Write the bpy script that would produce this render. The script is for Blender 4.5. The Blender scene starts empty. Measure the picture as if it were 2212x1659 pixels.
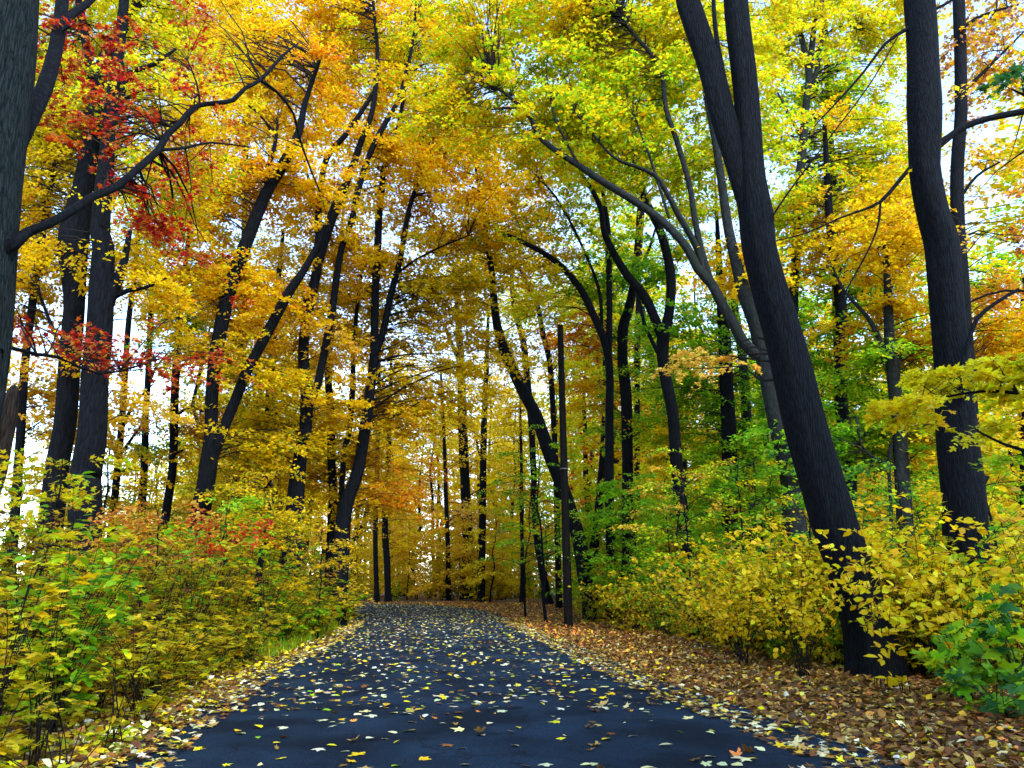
import bpy, math, random
import numpy as np
from mathutils import Vector

# ------------------------------------------------------------------ camera, sky, sun, exposure
sc = bpy.context.scene
F, CX, CY, HZ = 1671.0, 1106.0, 829.5, 1267.0      # pixel units of a 2212 x 1659 picture
PITCH = math.atan((HZ - CY) / F)
EYE = 1.5
cam = bpy.data.cameras.new('camera')
cam.sensor_width = 36.0
cam.lens = 36.0 * F / 2212.0
cam.clip_end = 2000.0
camo = bpy.data.objects.new('camera', cam)
camo.location = (0, 0, EYE)
camo.rotation_euler = (math.pi / 2 + PITCH, 0, 0)
sc.collection.objects.link(camo)
sc.camera = camo

SUN_EL, SUN_AZ = math.radians(48), math.radians(150)   # behind the viewpoint, to the right, veiled by thin cloud
w = bpy.data.worlds.new('World')
sc.world = w
w.use_nodes = True
nt = w.node_tree
sky = nt.nodes.new('ShaderNodeTexSky')
sky.sky_type = 'NISHITA'
sky.sun_disc = False
sky.sun_elevation = SUN_EL
sky.sun_rotation = SUN_AZ
sky.air_density = 1.0
sky.dust_density = 0.3
sky.ozone_density = 1.0
bg = nt.nodes['Background']
bg.inputs['Strength'].default_value = 0.15
nt.links.new(sky.outputs[0], bg.inputs[0])

sl = bpy.data.lights.new('sun', 'SUN')
sl.energy = 1.05
sl.angle = math.radians(25)
sl.color = (1.0, 0.95, 0.86)
so = bpy.data.objects.new('sun', sl)
sd = Vector((math.sin(SUN_AZ) * math.cos(SUN_EL), math.cos(SUN_AZ) * math.cos(SUN_EL), math.sin(SUN_EL)))
so.rotation_euler = sd.to_track_quat('Z', 'Y').to_euler()
so.location = (0, 0, 60)
sc.collection.objects.link(so)

sc.view_settings.view_transform = 'Standard'
sc.view_settings.look = 'None'
sc.view_settings.exposure = 2.5
sc.view_settings.gamma = 1.0
sc.render.engine = 'CYCLES'
sc.cycles.use_denoising = True
sc.cycles.max_bounces = 8
sc.cycles.diffuse_bounces = 8
sc.cycles.transmission_bounces = 8
sc.cycles.glossy_bounces = 2
sc.cycles.caustics_reflective = False
sc.cycles.caustics_refractive = False

COL = sc.collection
rng = np.random.default_rng(7)

# ------------------------------------------------------------------ helpers: picture rays and terrain
SP, CP = math.sin(PITCH), math.cos(PITCH)


def at(px, py, d):
    """Point on the ray of a picture position, d metres in front along the ground; and metres per pixel there."""
    u = (px - CX) / F
    v = (CY - py) / F
    t = d / (CP - v * SP)
    return np.array((u * t, d, EYE + t * (SP + v * CP))), t / F


ROAD = np.array([(1.1, -12.0), (0.7, -4.0), (0.0, 6.5), (-1.0, 13.5), (-1.75, 21.0), (-3.1, 33.0), (-4.9, 43.0),
                 (-7.4, 49.0), (-12.0, 53.0), (-19.0, 55.0), (-32.0, 56.5), (-60.0, 58.0)])
HALF = 3.4


def catmull(P, per):
    P = np.asarray(P, float)
    out = []
    Q = np.vstack([2 * P[0] - P[1], P, 2 * P[-1] - P[-2]])
    for i in range(1, len(Q) - 2):
        p0, p1, p2, p3 = Q[i - 1], Q[i], Q[i + 1], Q[i + 2]
        n = per if np.isscalar(per) else per[i - 1]
        for k in range(n):
            t = k / n
            out.append(0.5 * (2 * p1 + (p2 - p0) * t + (2 * p0 - 5 * p1 + 4 * p2 - p3) * t * t
                              + (3 * p1 - p0 - 3 * p2 + p3) * t ** 3))
    out.append(P[-1])
    return np.array(out)


RC = catmull(ROAD, 6)


def road_dist(x, y):
    x = np.atleast_1d(x).astype(float)
    y = np.atleast_1d(y).astype(float)
    best = np.full(x.shape, 1e9)
    side = np.zeros(x.shape)
    for a, b in zip(RC[:-1], RC[1:]):
        d = b - a
        L = d @ d
        t = np.clip(((x - a[0]) * d[0] + (y - a[1]) * d[1]) / L, 0, 1)
        qx, qy = a[0] + t * d[0], a[1] + t * d[1]
        dd = np.hypot(x - qx, y - qy)
        m = dd < best
        best[m] = dd[m]
        side[m] = np.sign((x - a[0]) * d[1] - (y - a[1]) * d[0])[m]    # + right of the road
    return best, side


def sstep(a, b, x):
    t = np.clip((x - a) / (b - a), 0, 1)
    return t * t * (3 - 2 * t)


def road_z(y):
    return 0.42 * sstep(22, 62, np.asarray(y, float))


def ground(x, y):
    x = np.asarray(x, float)
    y = np.asarray(y, float)
    d, s = road_dist(x.ravel(), y.ravel())
    d = d.reshape(x.shape)
    z = road_z(y)
    off = np.clip(d - HALF, 0, None)
    bumps = 0.05 * np.sin(x * 1.3 + y * 0.7) + 0.04 * np.sin(x * 0.6 - y * 1.1 + 1.3)
    z = z + sstep(0, 4, off) * (bumps + 0.10)
    return z - 0.07 * (1 - sstep(HALF - 0.35, HALF + 0.05, d))


def gz(x, y):
    return float(ground(np.array([x]), np.array([y]))[0])


# ------------------------------------------------------------------ helpers: materials
def new_mat(name):
    m = bpy.data.materials.new(name)
    m.use_nodes = True
    n = m.node_tree.nodes
    return m, n, m.node_tree.links, n['Principled BSDF']


def leaf_mat(name, src, trans=0.5, rough=0.5, spec=0.25):
    m, n, l, p = new_mat(name)
    if src == 'attr':
        a = n.new('ShaderNodeAttribute')
        a.attribute_name = 'col'
        c = a.outputs['Color']
    else:
        a = n.new('ShaderNodeObjectInfo')
        c = a.outputs['Color']
    tc = n.new('ShaderNodeTexCoord')
    nz = n.new('ShaderNodeTexNoise')
    nz.inputs['Scale'].default_value = 22.0
    nz.inputs['Detail'].default_value = 2.0
    l.new(tc.outputs['Object'], nz.inputs['Vector'])
    mr = n.new('ShaderNodeMapRange')
    mr.inputs['From Min'].default_value = 0.3
    mr.inputs['From Max'].default_value = 0.7
    mr.inputs['To Min'].default_value = 0.72
    mr.inputs['To Max'].default_value = 1.12
    l.new(nz.outputs['Fac'], mr.inputs['Value'])
    mx = n.new('ShaderNodeMix')
    mx.data_type = 'RGBA'
    mx.blend_type = 'MULTIPLY'
    mx.inputs['Factor'].default_value = 1.0
    l.new(c, mx.inputs['A'])
    l.new(mr.outputs['Result'], mx.inputs['B'])
    cc = mx.outputs['Result']
    l.new(cc, p.inputs['Base Color'])
    p.inputs['Roughness'].default_value = rough
    p.inputs['Specular IOR Level'].default_value = spec
    if trans > 0:
        t = n.new('ShaderNodeBsdfTranslucent')
        l.new(cc, t.inputs['Color'])
        ms = n.new('ShaderNodeMixShader')
        ms.inputs['Fac'].default_value = trans
        l.new(p.outputs[0], ms.inputs[1])
        l.new(t.outputs[0], ms.inputs[2])
        l.new(ms.outputs[0], n['Material Output'].inputs['Surface'])
    return m


def bark_mat(name, dark, light, scale=9.0, stretch=0.14, bump=0.5, lichen=None):
    m, n, l, p = new_mat(name)
    tc = n.new('ShaderNodeTexCoord')
    mp = n.new('ShaderNodeMapping')
    mp.inputs['Scale'].default_value = (scale, scale, scale * stretch)
    l.new(tc.outputs['Object'], mp.inputs['Vector'])
    v = n.new('ShaderNodeTexVoronoi')
    v.feature = 'DISTANCE_TO_EDGE'
    v.inputs['Scale'].default_value = 1.6
    nz = n.new('ShaderNodeTexNoise')
    nz.inputs['Scale'].default_value = 2.2
    nz.inputs['Detail'].default_value = 7.0
    nz.inputs['Roughness'].default_value = 0.65
    l.new(mp.outputs[0], nz.inputs['Vector'])
    wv = n.new('ShaderNodeVectorMath')
    wv.operation = 'MULTIPLY_ADD'
    wv.inputs[1].default_value = (0.9, 0.9, 0.9)
    l.new(nz.outputs['Color'], wv.inputs[0])
    l.new(mp.outputs[0], wv.inputs[2])
    l.new(wv.outputs[0], v.inputs['Vector'])
    mul = n.new('ShaderNodeMath')
    mul.operation = 'MULTIPLY'
    l.new(v.outputs['Distance'], mul.inputs[0])
    mul.inputs[1].default_value = 1.9
    add = n.new('ShaderNodeMath')
    add.operation = 'ADD'
    l.new(mul.outputs[0], add.inputs[0])
    l.new(nz.outputs['Fac'], add.inputs[1])
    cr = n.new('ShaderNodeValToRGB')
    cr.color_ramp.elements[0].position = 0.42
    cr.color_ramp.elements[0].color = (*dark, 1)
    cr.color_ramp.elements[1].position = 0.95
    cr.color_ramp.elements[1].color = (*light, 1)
    l.new(add.outputs[0], cr.inputs['Fac'])
    col = cr.outputs['Color']
    if lichen:
        nb = n.new('ShaderNodeTexNoise')
        nb.inputs['Scale'].default_value = 1.3
        nb.inputs['Detail'].default_value = 5.0
        l.new(tc.outputs['Object'], nb.inputs['Vector'])
        rr = n.new('ShaderNodeMapRange')
        rr.inputs['From Min'].default_value = 0.52
        rr.inputs['From Max'].default_value = 0.68
        l.new(nb.outputs['Fac'], rr.inputs['Value'])
        mx = n.new('ShaderNodeMix')
        mx.data_type = 'RGBA'
        l.new(rr.outputs['Result'], mx.inputs['Factor'])
        l.new(col, mx.inputs['A'])
        mx.inputs['B'].default_value = (*lichen, 1)
        col = mx.outputs['Result']
    l.new(col, p.inputs['Base Color'])
    p.inputs['Roughness'].default_value = 0.85
    p.inputs['Specular IOR Level'].default_value = 0.08
    b = n.new('ShaderNodeBump')
    b.inputs['Strength'].default_value = bump
    b.inputs['Distance'].default_value = 0.05
    l.new(add.outputs[0], b.inputs['Height'])
    l.new(b.outputs[0], p.inputs['Normal'])
    return m


M_LEAF = leaf_mat('leaf_foliage', 'attr', 0.6)
M_LEAF1 = leaf_mat('leaf_single', 'obj', 0.45)
M_LITTER = leaf_mat('leaf_litter', 'attr', 0.12, 0.6, 0.25)
M_FALLEN = leaf_mat('leaf_fallen', 'obj', 0.1, 0.5, 0.35)
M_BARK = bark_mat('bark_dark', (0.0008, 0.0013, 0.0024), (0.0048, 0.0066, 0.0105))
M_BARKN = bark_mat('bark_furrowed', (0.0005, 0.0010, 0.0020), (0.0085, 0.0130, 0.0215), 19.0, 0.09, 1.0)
M_BARKG = bark_mat('bark_grey_ridged', (0.002, 0.005, 0.007), (0.030, 0.048, 0.056), 26.0, 0.10, 1.0)
M_BEECH = bark_mat('bark_smooth_grey', (0.006, 0.008, 0.009), (0.018, 0.022, 0.023), 5.0, 0.6, 0.15, (0.012, 0.016, 0.012))
M_TWIG = bark_mat('bark_twig', (0.005, 0.005, 0.005), (0.018, 0.016, 0.015), 20.0, 0.2, 0.1)
M_POLE = bark_mat('weathered_pole_wood', (0.002, 0.002, 0.002), (0.008, 0.007, 0.007), 18.0, 0.04, 0.4)
M_DEAD = bark_mat('bark_dead_wood', (0.007, 0.006, 0.006), (0.040, 0.031, 0.026), 12.0, 0.12, 0.8)


def plain(name, c, rough=0.6, metal=0.0):
    m, n, l, p = new_mat(name)
    p.inputs['Base Color'].default_value = (*c, 1)
    p.inputs['Roughness'].default_value = rough
    p.inputs['Metallic'].default_value = metal
    return m


M_METAL = plain('dull_galvanised_steel', (0.10, 0.10, 0.105), 0.6, 0.3)


# ------------------------------------------------------------------ helpers: objects
def tag(o, label=None, cat=None, group=None, kind=None):
    if label:
        o['label'] = label
    if cat:
        o['category'] = cat
    if group:
        o['group'] = group
    if kind:
        o['kind'] = kind
    return o


def empty(name, loc):
    o = bpy.data.objects.new(name, None)
    o.empty_display_size = 0.3
    o.location = loc
    COL.objects.link(o)
    return o


def mesh_from(name, V, T, cols=None, smooth=False):
    """Triangle mesh out of numpy arrays."""
    me = bpy.data.meshes.new(name)
    V = np.ascontiguousarray(V, np.float32)
    T = np.ascontiguousarray(T, np.int32)
    me.vertices.add(len(V))
    me.vertices.foreach_set('co', V.ravel())
    me.loops.add(T.size)
    me.loops.foreach_set('vertex_index', T.ravel())
    me.polygons.add(len(T))
    me.polygons.foreach_set('loop_start', np.arange(0, T.size, 3, dtype=np.int32))
    if smooth:
        me.polygons.foreach_set('use_smooth', np.ones(len(T), bool))
    me.update(calc_edges=True)
    if cols is not None:
        a = me.attributes.new('col', 'FLOAT_COLOR', 'POINT')
        a.data.foreach_set('color', np.ascontiguousarray(cols, np.float32).ravel())
    return me


def obj(name, me, mat, parent=None, loc=None):
    o = bpy.data.objects.new(name, me)
    if mat is not None and len(me.materials) == 0:
        me.materials.append(mat)
    COL.objects.link(o)
    if parent is not None:
        o.parent = parent
    if loc is not None:
        o.location = loc
    return o


class Buf:
    def __init__(self):
        self.V, self.T, self.n, self.lines = [], [], 0, {}

    def add(self, V, T):
        self.V.append(V)
        self.T.append(T + self.n)
        self.n += len(V)

    def line(self, P, R):
        self.lines.setdefault(len(P), []).append((P, R))

    def mesh(self, name, origin=(0, 0, 0), smooth=True):
        for k, q in self.lines.items():
            self.add(*tubes([a for a, _ in q], [b for _, b in q]))
        self.lines = {}
        if not self.V:
            return None
        return mesh_from(name, np.vstack(self.V) - np.array(origin), np.vstack(self.T), None, smooth)


def tube(P, R, sides, wob=0.0, seed=0, cap=True, roots=0.0):
    """A tapered tube along points P with radii R."""
    P = np.asarray(P, float)
    R = np.asarray(R, float)
    n = len(P)
    tan = np.gradient(P, axis=0)
    tan /= np.linalg.norm(tan, axis=1)[:, None] + 1e-9
    ref = np.array((0.0, 1.0, 0.0)) if abs(tan[0][1]) < 0.9 else np.array((1.0, 0, 0))
    u = np.cross(tan, ref)
    u /= np.linalg.norm(u, axis=1)[:, None] + 1e-9
    v = np.cross(tan, u)
    a = np.arange(sides) / sides * 2 * math.pi
    rr = np.repeat(R[:, None], sides, 1)
    if wob > 0:
        g = np.random.default_rng(seed)
        s = np.concatenate([[0], np.cumsum(np.linalg.norm(np.diff(P, axis=0), axis=1))])
        for k, f, am in ((2, 0.5, 0.5), (3, 0.9, 0.4), (5, 1.4, 0.25), (9, 0.8, 0.16), (1, 2.4, 0.4)):
            ph = g.uniform(0, 6.28, 2)
            rr = rr * (1 + wob * am * np.sin(k * a[None, :] + ph[0] + 0.8 * np.sin(f * s[:, None] + ph[1])))
        if roots > 0:
            lobe = np.clip(np.sin(5 * a + ph[0]) + 0.5 * np.sin(3 * a + ph[1]), 0, None)
            rr = rr * (1 + roots * np.exp(-s / 0.45)[:, None] * (0.25 + 0.75 * lobe[None, :]))
    V = (P[:, None, :] + rr[..., None] * (np.cos(a)[None, :, None] * u[:, None, :] + np.sin(a)[None, :, None] * v[:, None, :]))
    V = V.reshape(-1, 3)
    i = np.arange(n - 1)[:, None] * sides
    j = np.arange(sides)[None, :]
    j2 = (j + 1) % sides
    A, B, C, D = (i + j).ravel(), (i + j2).ravel(), (i + sides + j2).ravel(), (i + sides + j).ravel()
    T = np.vstack([np.stack([A, B, C], 1), np.stack([A, C, D], 1)])
    if cap:
        V = np.vstack([V, P[-1] + tan[-1] * R[-1] * 0.4])
        k = (n - 1) * sides
        T = np.vstack([T, np.stack([k + np.arange(sides), k + (np.arange(sides) + 1) % sides, np.full(sides, n * sides)], 1)])
    return V, T


def tubes(P, R, sides=3):
    """Many thin tubes at once: P (n, k, 3) points, R (n, k) radii."""
    P, R = np.asarray(P, float), np.asarray(R, float)
    n, k, _ = P.shape
    d = P[:, -1] - P[:, 0]
    d /= np.linalg.norm(d, axis=1)[:, None] + 1e-9
    ref = np.where(np.abs(d[:, 2:3]) > 0.8, np.array([[1.0, 0, 0]]), np.array([[0, 0, 1.0]]))
    u = np.cross(d, ref)
    u /= np.linalg.norm(u, axis=1)[:, None] + 1e-9
    v = np.cross(d, u)
    a = np.arange(sides) / sides * 2 * math.pi
    ring = np.cos(a)[None, :, None] * u[:, None, :] + np.sin(a)[None, :, None] * v[:, None, :]
    V = P[:, :, None, :] + R[:, :, None, None] * ring[:, None, :, :]
    i = np.arange(k - 1)[:, None] * sides
    j = np.arange(sides)[None, :]
    j2 = (j + 1) % sides
    A, B, C, D = (i + j).ravel(), (i + j2).ravel(), (i + sides + j2).ravel(), (i + sides + j).ravel()
    T1 = np.vstack([np.stack([A, B, C], 1), np.stack([A, C, D], 1)])
    T = T1[None] + (np.arange(n) * k * sides)[:, None, None]
    return V.reshape(-1, 3), T.reshape(-1, 3)


def bezier(a, c, b, n):
    t = np.linspace(0, 1, n)[:, None]
    return (1 - t) ** 2 * a + 2 * t * (1 - t) * c + t ** 2 * b


# ------------------------------------------------------------------ leaf shapes (unit length along +x, normal +z)
def tmpl_diamond():
    V = np.array([(0, 0, 0), (0.48, 0.34, 0.07), (1, 0, -0.08), (0.48, -0.34, 0.07)], float)
    return V, np.array([(0, 2, 1), (0, 3, 2)])


def tmpl_leaf4():
    V = np.array([(0, 0, 0), (0.22, 0.34, 0.04), (0.62, 0.30, 0.03), (1, 0, -0.08), (0.55, -0.36, 0.05), (0.2, -0.26, 0.02)], float)
    return V, np.array([(0, 2, 1), (0, 3, 2), (0, 4, 3), (0, 5, 4)])


def tmpl_oval(curl=0.10, wd=0.30):
    V = np.array([(0, 0, 0), (0.28, wd * 0.85, 0.05), (0.62, wd, 0.05 - curl * .3), (1, 0, -curl),
                  (0.62, -wd, 0.05 - curl * .3), (0.28, -wd * 0.85, 0.05), (0.45, 0, 0.0)], float)
    T = np.array([(6, 1, 0), (6, 2, 1), (6, 3, 2), (6, 4, 3), (6, 5, 4), (6, 0, 5)])
    return V, T


def tmpl_fan(pts, zc=0.0, curl=0.12):
    P = np.array(pts, float)
    c = np.array([0.34, 0.0])
    z = -curl * ((P[:, 0] - 0.34) ** 2 * 0.8 + P[:, 1] ** 2 * 1.6) + 0.02 * np.sin(9 * P[:, 0] + 5 * P[:, 1])
    V = np.vstack([np.column_stack([P, z]), [c[0], c[1], zc]])
    n = len(P)
    T = np.array([(n, (k + 1) % n, k) for k in range(n)])
    return V, T


def sym(half):
    return [(x, y) for x, y in half] + [(x, -y) for x, y in reversed(half) if abs(y) > 1e-6]


MAPLE = sym([(0.0, 0.0), (-0.06, 0.20), (-0.02, 0.36), (0.16, 0.26), (0.20, 0.50), (0.46, 0.56), (0.44, 0.34), (0.52, 0.16), (0.70, 0.20), (1.0, 0.0)])
MAPLE3 = sym([(0.0, 0.0), (0.05, 0.36), (0.22, 0.22), (0.52, 0.52), (0.50, 0.16), (1.0, 0.0)])
OAK = sym([(0.0, 0.0), (0.10, 0.08), (0.22, 0.22), (0.30, 0.09), (0.44, 0.30), (0.54, 0.10), (0.70, 0.27), (0.80, 0.09), (1.0, 0.0)])
TM = {'leaf4': tmpl_leaf4(), 'diamond': tmpl_diamond(), 'oval': tmpl_oval(), 'maple': tmpl_fan(MAPLE), 'maple3': tmpl_fan(MAPLE3), 'oak': tmpl_fan(OAK, curl=0.3)}


def build_leaves(name, pos, nrm, dirn, size, col, shape, origin=(0, 0, 0)):
    """One mesh of many leaves. nrm: rough normals, dirn: rough tip directions."""
    TV, TT = TM[shape]
    pos = np.asarray(pos, float)
    n = len(pos)
    z = nrm / (np.linalg.norm(nrm, axis=1)[:, None] + 1e-9)
    x = dirn - (dirn * z).sum(1)[:, None] * z
    x /= np.linalg.norm(x, axis=1)[:, None] + 1e-9
    y = np.cross(z, x)
    s = np.asarray(size)[:, None, None]
    V = pos[:, None, :] - np.array(origin) + s * (TV[None, :, 0, None] * x[:, None, :] + TV[None, :, 1, None] * y[:, None, :] + TV[None, :, 2, None] * z[:, None, :])
    k = len(TV)
    T = TT[None] + (np.arange(n) * k)[:, None, None]
    C = np.ones((n, k, 4))
    C[..., :3] = np.asarray(col)[:, None, :]
    return mesh_from(name, V.reshape(-1, 3), T.reshape(-1, 3), C.reshape(-1, 4))


# autumn colours: (base colour, how much it varies)
PAL = {
    'gold': [(0.88, 0.57, 0.006), (0.88, 0.51, 0.006), (0.88, 0.62, 0.008), (0.84, 0.54, 0.006)],
    'orange': [(0.84, 0.32, 0.008), (0.85, 0.39, 0.008), (0.80, 0.24, 0.010)],
    'peach': [(0.84, 0.52, 0.06), (0.85, 0.58, 0.08), (0.82, 0.44, 0.05)],
    'yellow': [(0.85, 0.64, 0.010), (0.85, 0.58, 0.010), (0.78, 0.64, 0.012), (0.85, 0.53, 0.010)],
    'lemon': [(0.85, 0.76, 0.015), (0.85, 0.72, 0.012), (0.74, 0.72, 0.015)],
    'lime': [(0.50, 0.68, 0.012), (0.62, 0.72, 0.012), (0.74, 0.72, 0.012), (0.38, 0.58, 0.012)],
    'green': [(0.16, 0.42, 0.010), (0.22, 0.48, 0.012), (0.30, 0.54, 0.012), (0.10, 0.31, 0.015)],
    'deep': [(0.04, 0.17, 0.035), (0.06, 0.22, 0.04), (0.03, 0.14, 0.035)],
    'olive': [(0.30, 0.31, 0.008), (0.42, 0.38, 0.008), (0.22, 0.27, 0.008)],
    'brush': [(0.62, 0.47, 0.010), (0.56, 0.45, 0.010), (0.66, 0.44, 0.010), (0.46, 0.42, 0.010)],
    'red': [(0.50, 0.020, 0.010), (0.56, 0.045, 0.010), (0.42, 0.012, 0.020), (0.58, 0.10, 0.008)],
    'rust': [(0.62, 0.22, 0.04), (0.54, 0.17, 0.03), (0.70, 0.32, 0.04)],
    'purple': [(0.30, 0.13, 0.12), (0.46, 0.23, 0.08), (0.60, 0.34, 0.06)],
    'litter': [(0.22, 0.105, 0.020), (0.13, 0.050, 0.015), (0.34, 0.19, 0.03), (0.08, 0.034, 0.014), (0.44, 0.30, 0.07), (0.24, 0.085, 0.016), (0.15, 0.07, 0.02)],
    'pale': [(0.80, 0.76, 0.42), (0.82, 0.80, 0.52), (0.78, 0.70, 0.28), (0.72, 0.76, 0.42), (0.74, 0.64, 0.34)],
}


def pick_cols(pal, n, g, var=0.16):
    """pal: name or list of (name, weight)."""
    if isinstance(pal, str):
        pal = [(pal, 1.0)]
    names = [p for p, _ in pal]
    ws = np.array([q for _, q in pal], float)
    ws /= ws.sum()
    which = g.choice(len(names), n, p=ws)
    out = np.zeros((n, 3))
    for i, nm in enumerate(names):
        m = np.where(which == i)[0]
        if len(m) == 0:
            continue
        P = np.array(PAL[nm])
        out[m] = P[g.integers(0, len(P), len(m))]
    out *= np.exp(g.normal(0, var, (n, 1)))
    out *= np.exp(g.normal(0, 0.06, (n, 3)))
    return np.clip(out, 0.003, 0.88)


class Leaves:
    def __init__(self):
        self.p, self.n, self.d, self.s, self.c = [], [], [], [], []

    def add(self, p, n, d, s, c):
        self.p.append(p); self.n.append(n); self.d.append(d); self.s.append(s); self.c.append(c)

    def count(self):
        return sum(len(x) for x in self.p)

    def mesh(self, name, shape, origin):
        return build_leaves(name, np.vstack(self.p), np.vstack(self.n), np.vstack(self.d), np.concatenate(self.s), np.vstack(self.c), shape, origin)


def spray(L, tw, c, out, r, nl, size, pal, g, droop=0.12, thick=0.10, spread=1.9, twig_r=0.008, ntw=3):
    """A flat bough of leaves: twigs fan out from its inner end c along direction out (horizontal), leaves sit along the twigs."""
    out = out / (np.linalg.norm(out) + 1e-9)
    up = np.array((g.normal(0, 0.16), g.normal(0, 0.16), 1.0))
    side = np.cross(up, out)
    side /= np.linalg.norm(side) + 1e-9
    nt_ = max(3, int(nl / 16))
    ang = g.uniform(-spread / 2, spread / 2, nt_)
    ln = r * 1.9 * (0.55 + 0.45 * np.cos(ang)) * g.uniform(0.65, 1.1, nt_)
    lift = g.normal(0.05, 0.10, nt_)
    k = g.integers(0, nt_, nl)
    t = np.sqrt(g.uniform(0.04, 1.0, nl))
    a = ang[k]
    dirs = np.cos(a)[:, None] * out + np.sin(a)[:, None] * side
    d = ln[k] * t
    z = d * lift[k] - droop * d * d / max(r, 0.2) + g.normal(0, thick * r, nl) * 0.6
    lat = np.cross(np.array((0, 0, 1.0)), dirs) * (g.normal(0, 0.10 * r, nl))[:, None]
    p = c + dirs * d[:, None] + np.array((0, 0, 1.0)) * z[:, None] + lat
    nr = up + g.normal(0, 0.42, (nl, 3))
    dd = dirs + g.normal(0, 0.7, (nl, 3)) + np.array((0, 0, -0.35))
    L.add(p, nr, dd, size * g.uniform(0.65, 1.25, nl), pick_cols(pal, nl, g))
    if tw is not None:
        for q in range(min(nt_, ntw)):
            dr = math.cos(ang[q]) * out + math.sin(ang[q]) * side
            e = c + dr * ln[q] + np.array((0, 0, ln[q] * lift[q] - droop * ln[q] ** 2 / max(r, 0.2)))
            tw.line(np.array([c, e]), [twig_r, twig_r * 0.3])


# ------------------------------------------------------------------ the setting: ground, road
m_ground, n, l, p = new_mat('forest_floor')
tc = n.new('ShaderNodeTexCoord')
vor = n.new('ShaderNodeTexVoronoi')
vor.inputs['Scale'].default_value = 14.0
l.new(tc.outputs['Object'], vor.inputs['Vector'])
nz = n.new('ShaderNodeTexNoise')
nz.inputs['Scale'].default_value = 1.1
nz.inputs['Detail'].default_value = 6.0
l.new(tc.outputs['Object'], nz.inputs['Vector'])
sep = n.new('ShaderNodeSeparateColor')
l.new(vor.outputs['Color'], sep.inputs[0])
cr = n.new('ShaderNodeValToRGB')
e = cr.color_ramp.elements
e[0].position, e[0].color = 0.0, (0.05, 0.028, 0.014, 1)
e[1].position, e[1].color = 1.0, (0.26, 0.15, 0.045, 1)
k_ = e.new(0.45); k_.color = (0.12, 0.062, 0.026, 1)
k_ = e.new(0.75); k_.color = (0.17, 0.088, 0.032, 1)
l.new(sep.outputs[0], cr.inputs['Fac'])
mx = n.new('ShaderNodeMix'); mx.data_type = 'RGBA'; mx.blend_type = 'MULTIPLY'
mx.inputs['Factor'].default_value = 0.6
l.new(cr.outputs[0], mx.inputs['A']); l.new(nz.outputs['Color'], mx.inputs['B'])
l.new(mx.outputs['Result'], p.inputs['Base Color'])
p.inputs['Roughness'].default_value = 0.9
b = n.new('ShaderNodeBump'); b.inputs['Strength'].default_value = 0.6; b.inputs['Distance'].default_value = 0.05
l.new(vor.outputs['Distance'], b.inputs['Height']); l.new(b.outputs[0], p.inputs['Normal'])


def axis(lo, hi, a, b_, fine, coarse):
    return np.unique(np.concatenate([np.arange(lo, a, coarse), np.arange(a, b_, fine), np.arange(b_, hi + 1, coarse)]))


gx = axis(-480, 480, -26, 20, 0.55, 20)
gy = axis(-60, 700, -8, 62, 0.55, 20)
X, Y = np.meshgrid(gx, gy)
Z = ground(X, Y)
V = np.column_stack([X.ravel(), Y.ravel(), Z.ravel()])
nx, ny = len(gx), len(gy)
i = (np.arange(ny - 1)[:, None] * nx + np.arange(nx - 1)[None, :]).ravel()
T = np.vstack([np.stack([i, i + 1, i + nx + 1], 1), np.stack([i, i + nx + 1, i + nx], 1)])
tag(obj('ground', mesh_from('ground', V, T, None, True), m_ground), 'forest floor of brown soil under fallen leaves', 'ground', kind='structure')

m_road, n, l, p = new_mat('asphalt')
tc = n.new('ShaderNodeTexCoord')
n1 = n.new('ShaderNodeTexNoise'); n1.inputs['Scale'].default_value = 0.9; n1.inputs['Detail'].default_value = 5.0
n2 = n.new('ShaderNodeTexNoise'); n2.inputs['Scale'].default_value = 75.0; n2.inputs['Detail'].default_value = 3.0
vo = n.new('ShaderNodeTexVoronoi'); vo.feature = 'DISTANCE_TO_EDGE'; vo.inputs['Scale'].default_value = 0.55
dz = n.new('ShaderNodeVectorMath'); dz.operation = 'MULTIPLY_ADD'; dz.inputs[1].default_value = (0.9, 0.9, 0.9)
n3 = n.new('ShaderNodeTexNoise'); n3.inputs['Scale'].default_value = 1.7; n3.inputs['Detail'].default_value = 4.0
for q in (n1, n2, n3):
    l.new(tc.outputs['Object'], q.inputs['Vector'])
l.new(n3.outputs['Color'], dz.inputs[0]); l.new(tc.outputs['Object'], dz.inputs[2]); l.new(dz.outputs[0], vo.inputs['Vector'])
cr = n.new('ShaderNodeValToRGB')
cr.color_ramp.elements[0].position, cr.color_ramp.elements[0].color = 0.38, (0.0012, 0.0055, 0.0130, 1)
cr.color_ramp.elements[1].position, cr.color_ramp.elements[1].color = 0.64, (0.0060, 0.0175, 0.0350, 1)
l.new(n1.outputs['Fac'], cr.inputs['Fac'])
gr = n.new('ShaderNodeMapRange'); gr.inputs['From Min'].default_value = 0.35; gr.inputs['From Max'].default_value = 0.68
gr.inputs['To Min'].default_value = 0.3; gr.inputs['To Max'].default_value = 2.6
l.new(n2.outputs['Fac'], gr.inputs['Value'])
mx = n.new('ShaderNodeMix'); mx.data_type = 'RGBA'; mx.blend_type = 'MULTIPLY'; mx.inputs['Factor'].default_value = 1.0
l.new(cr.outputs[0], mx.inputs['A']); l.new(gr.outputs['Result'], mx.inputs['B'])
ck = n.new('ShaderNodeMapRange'); ck.inputs['From Min'].default_value = 0.0; ck.inputs['From Max'].default_value = 0.014
ck.inputs['To Min'].default_value = 0.45; ck.inputs['To Max'].default_value = 1.0
l.new(vo.outputs['Distance'], ck.inputs['Value'])
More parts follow.
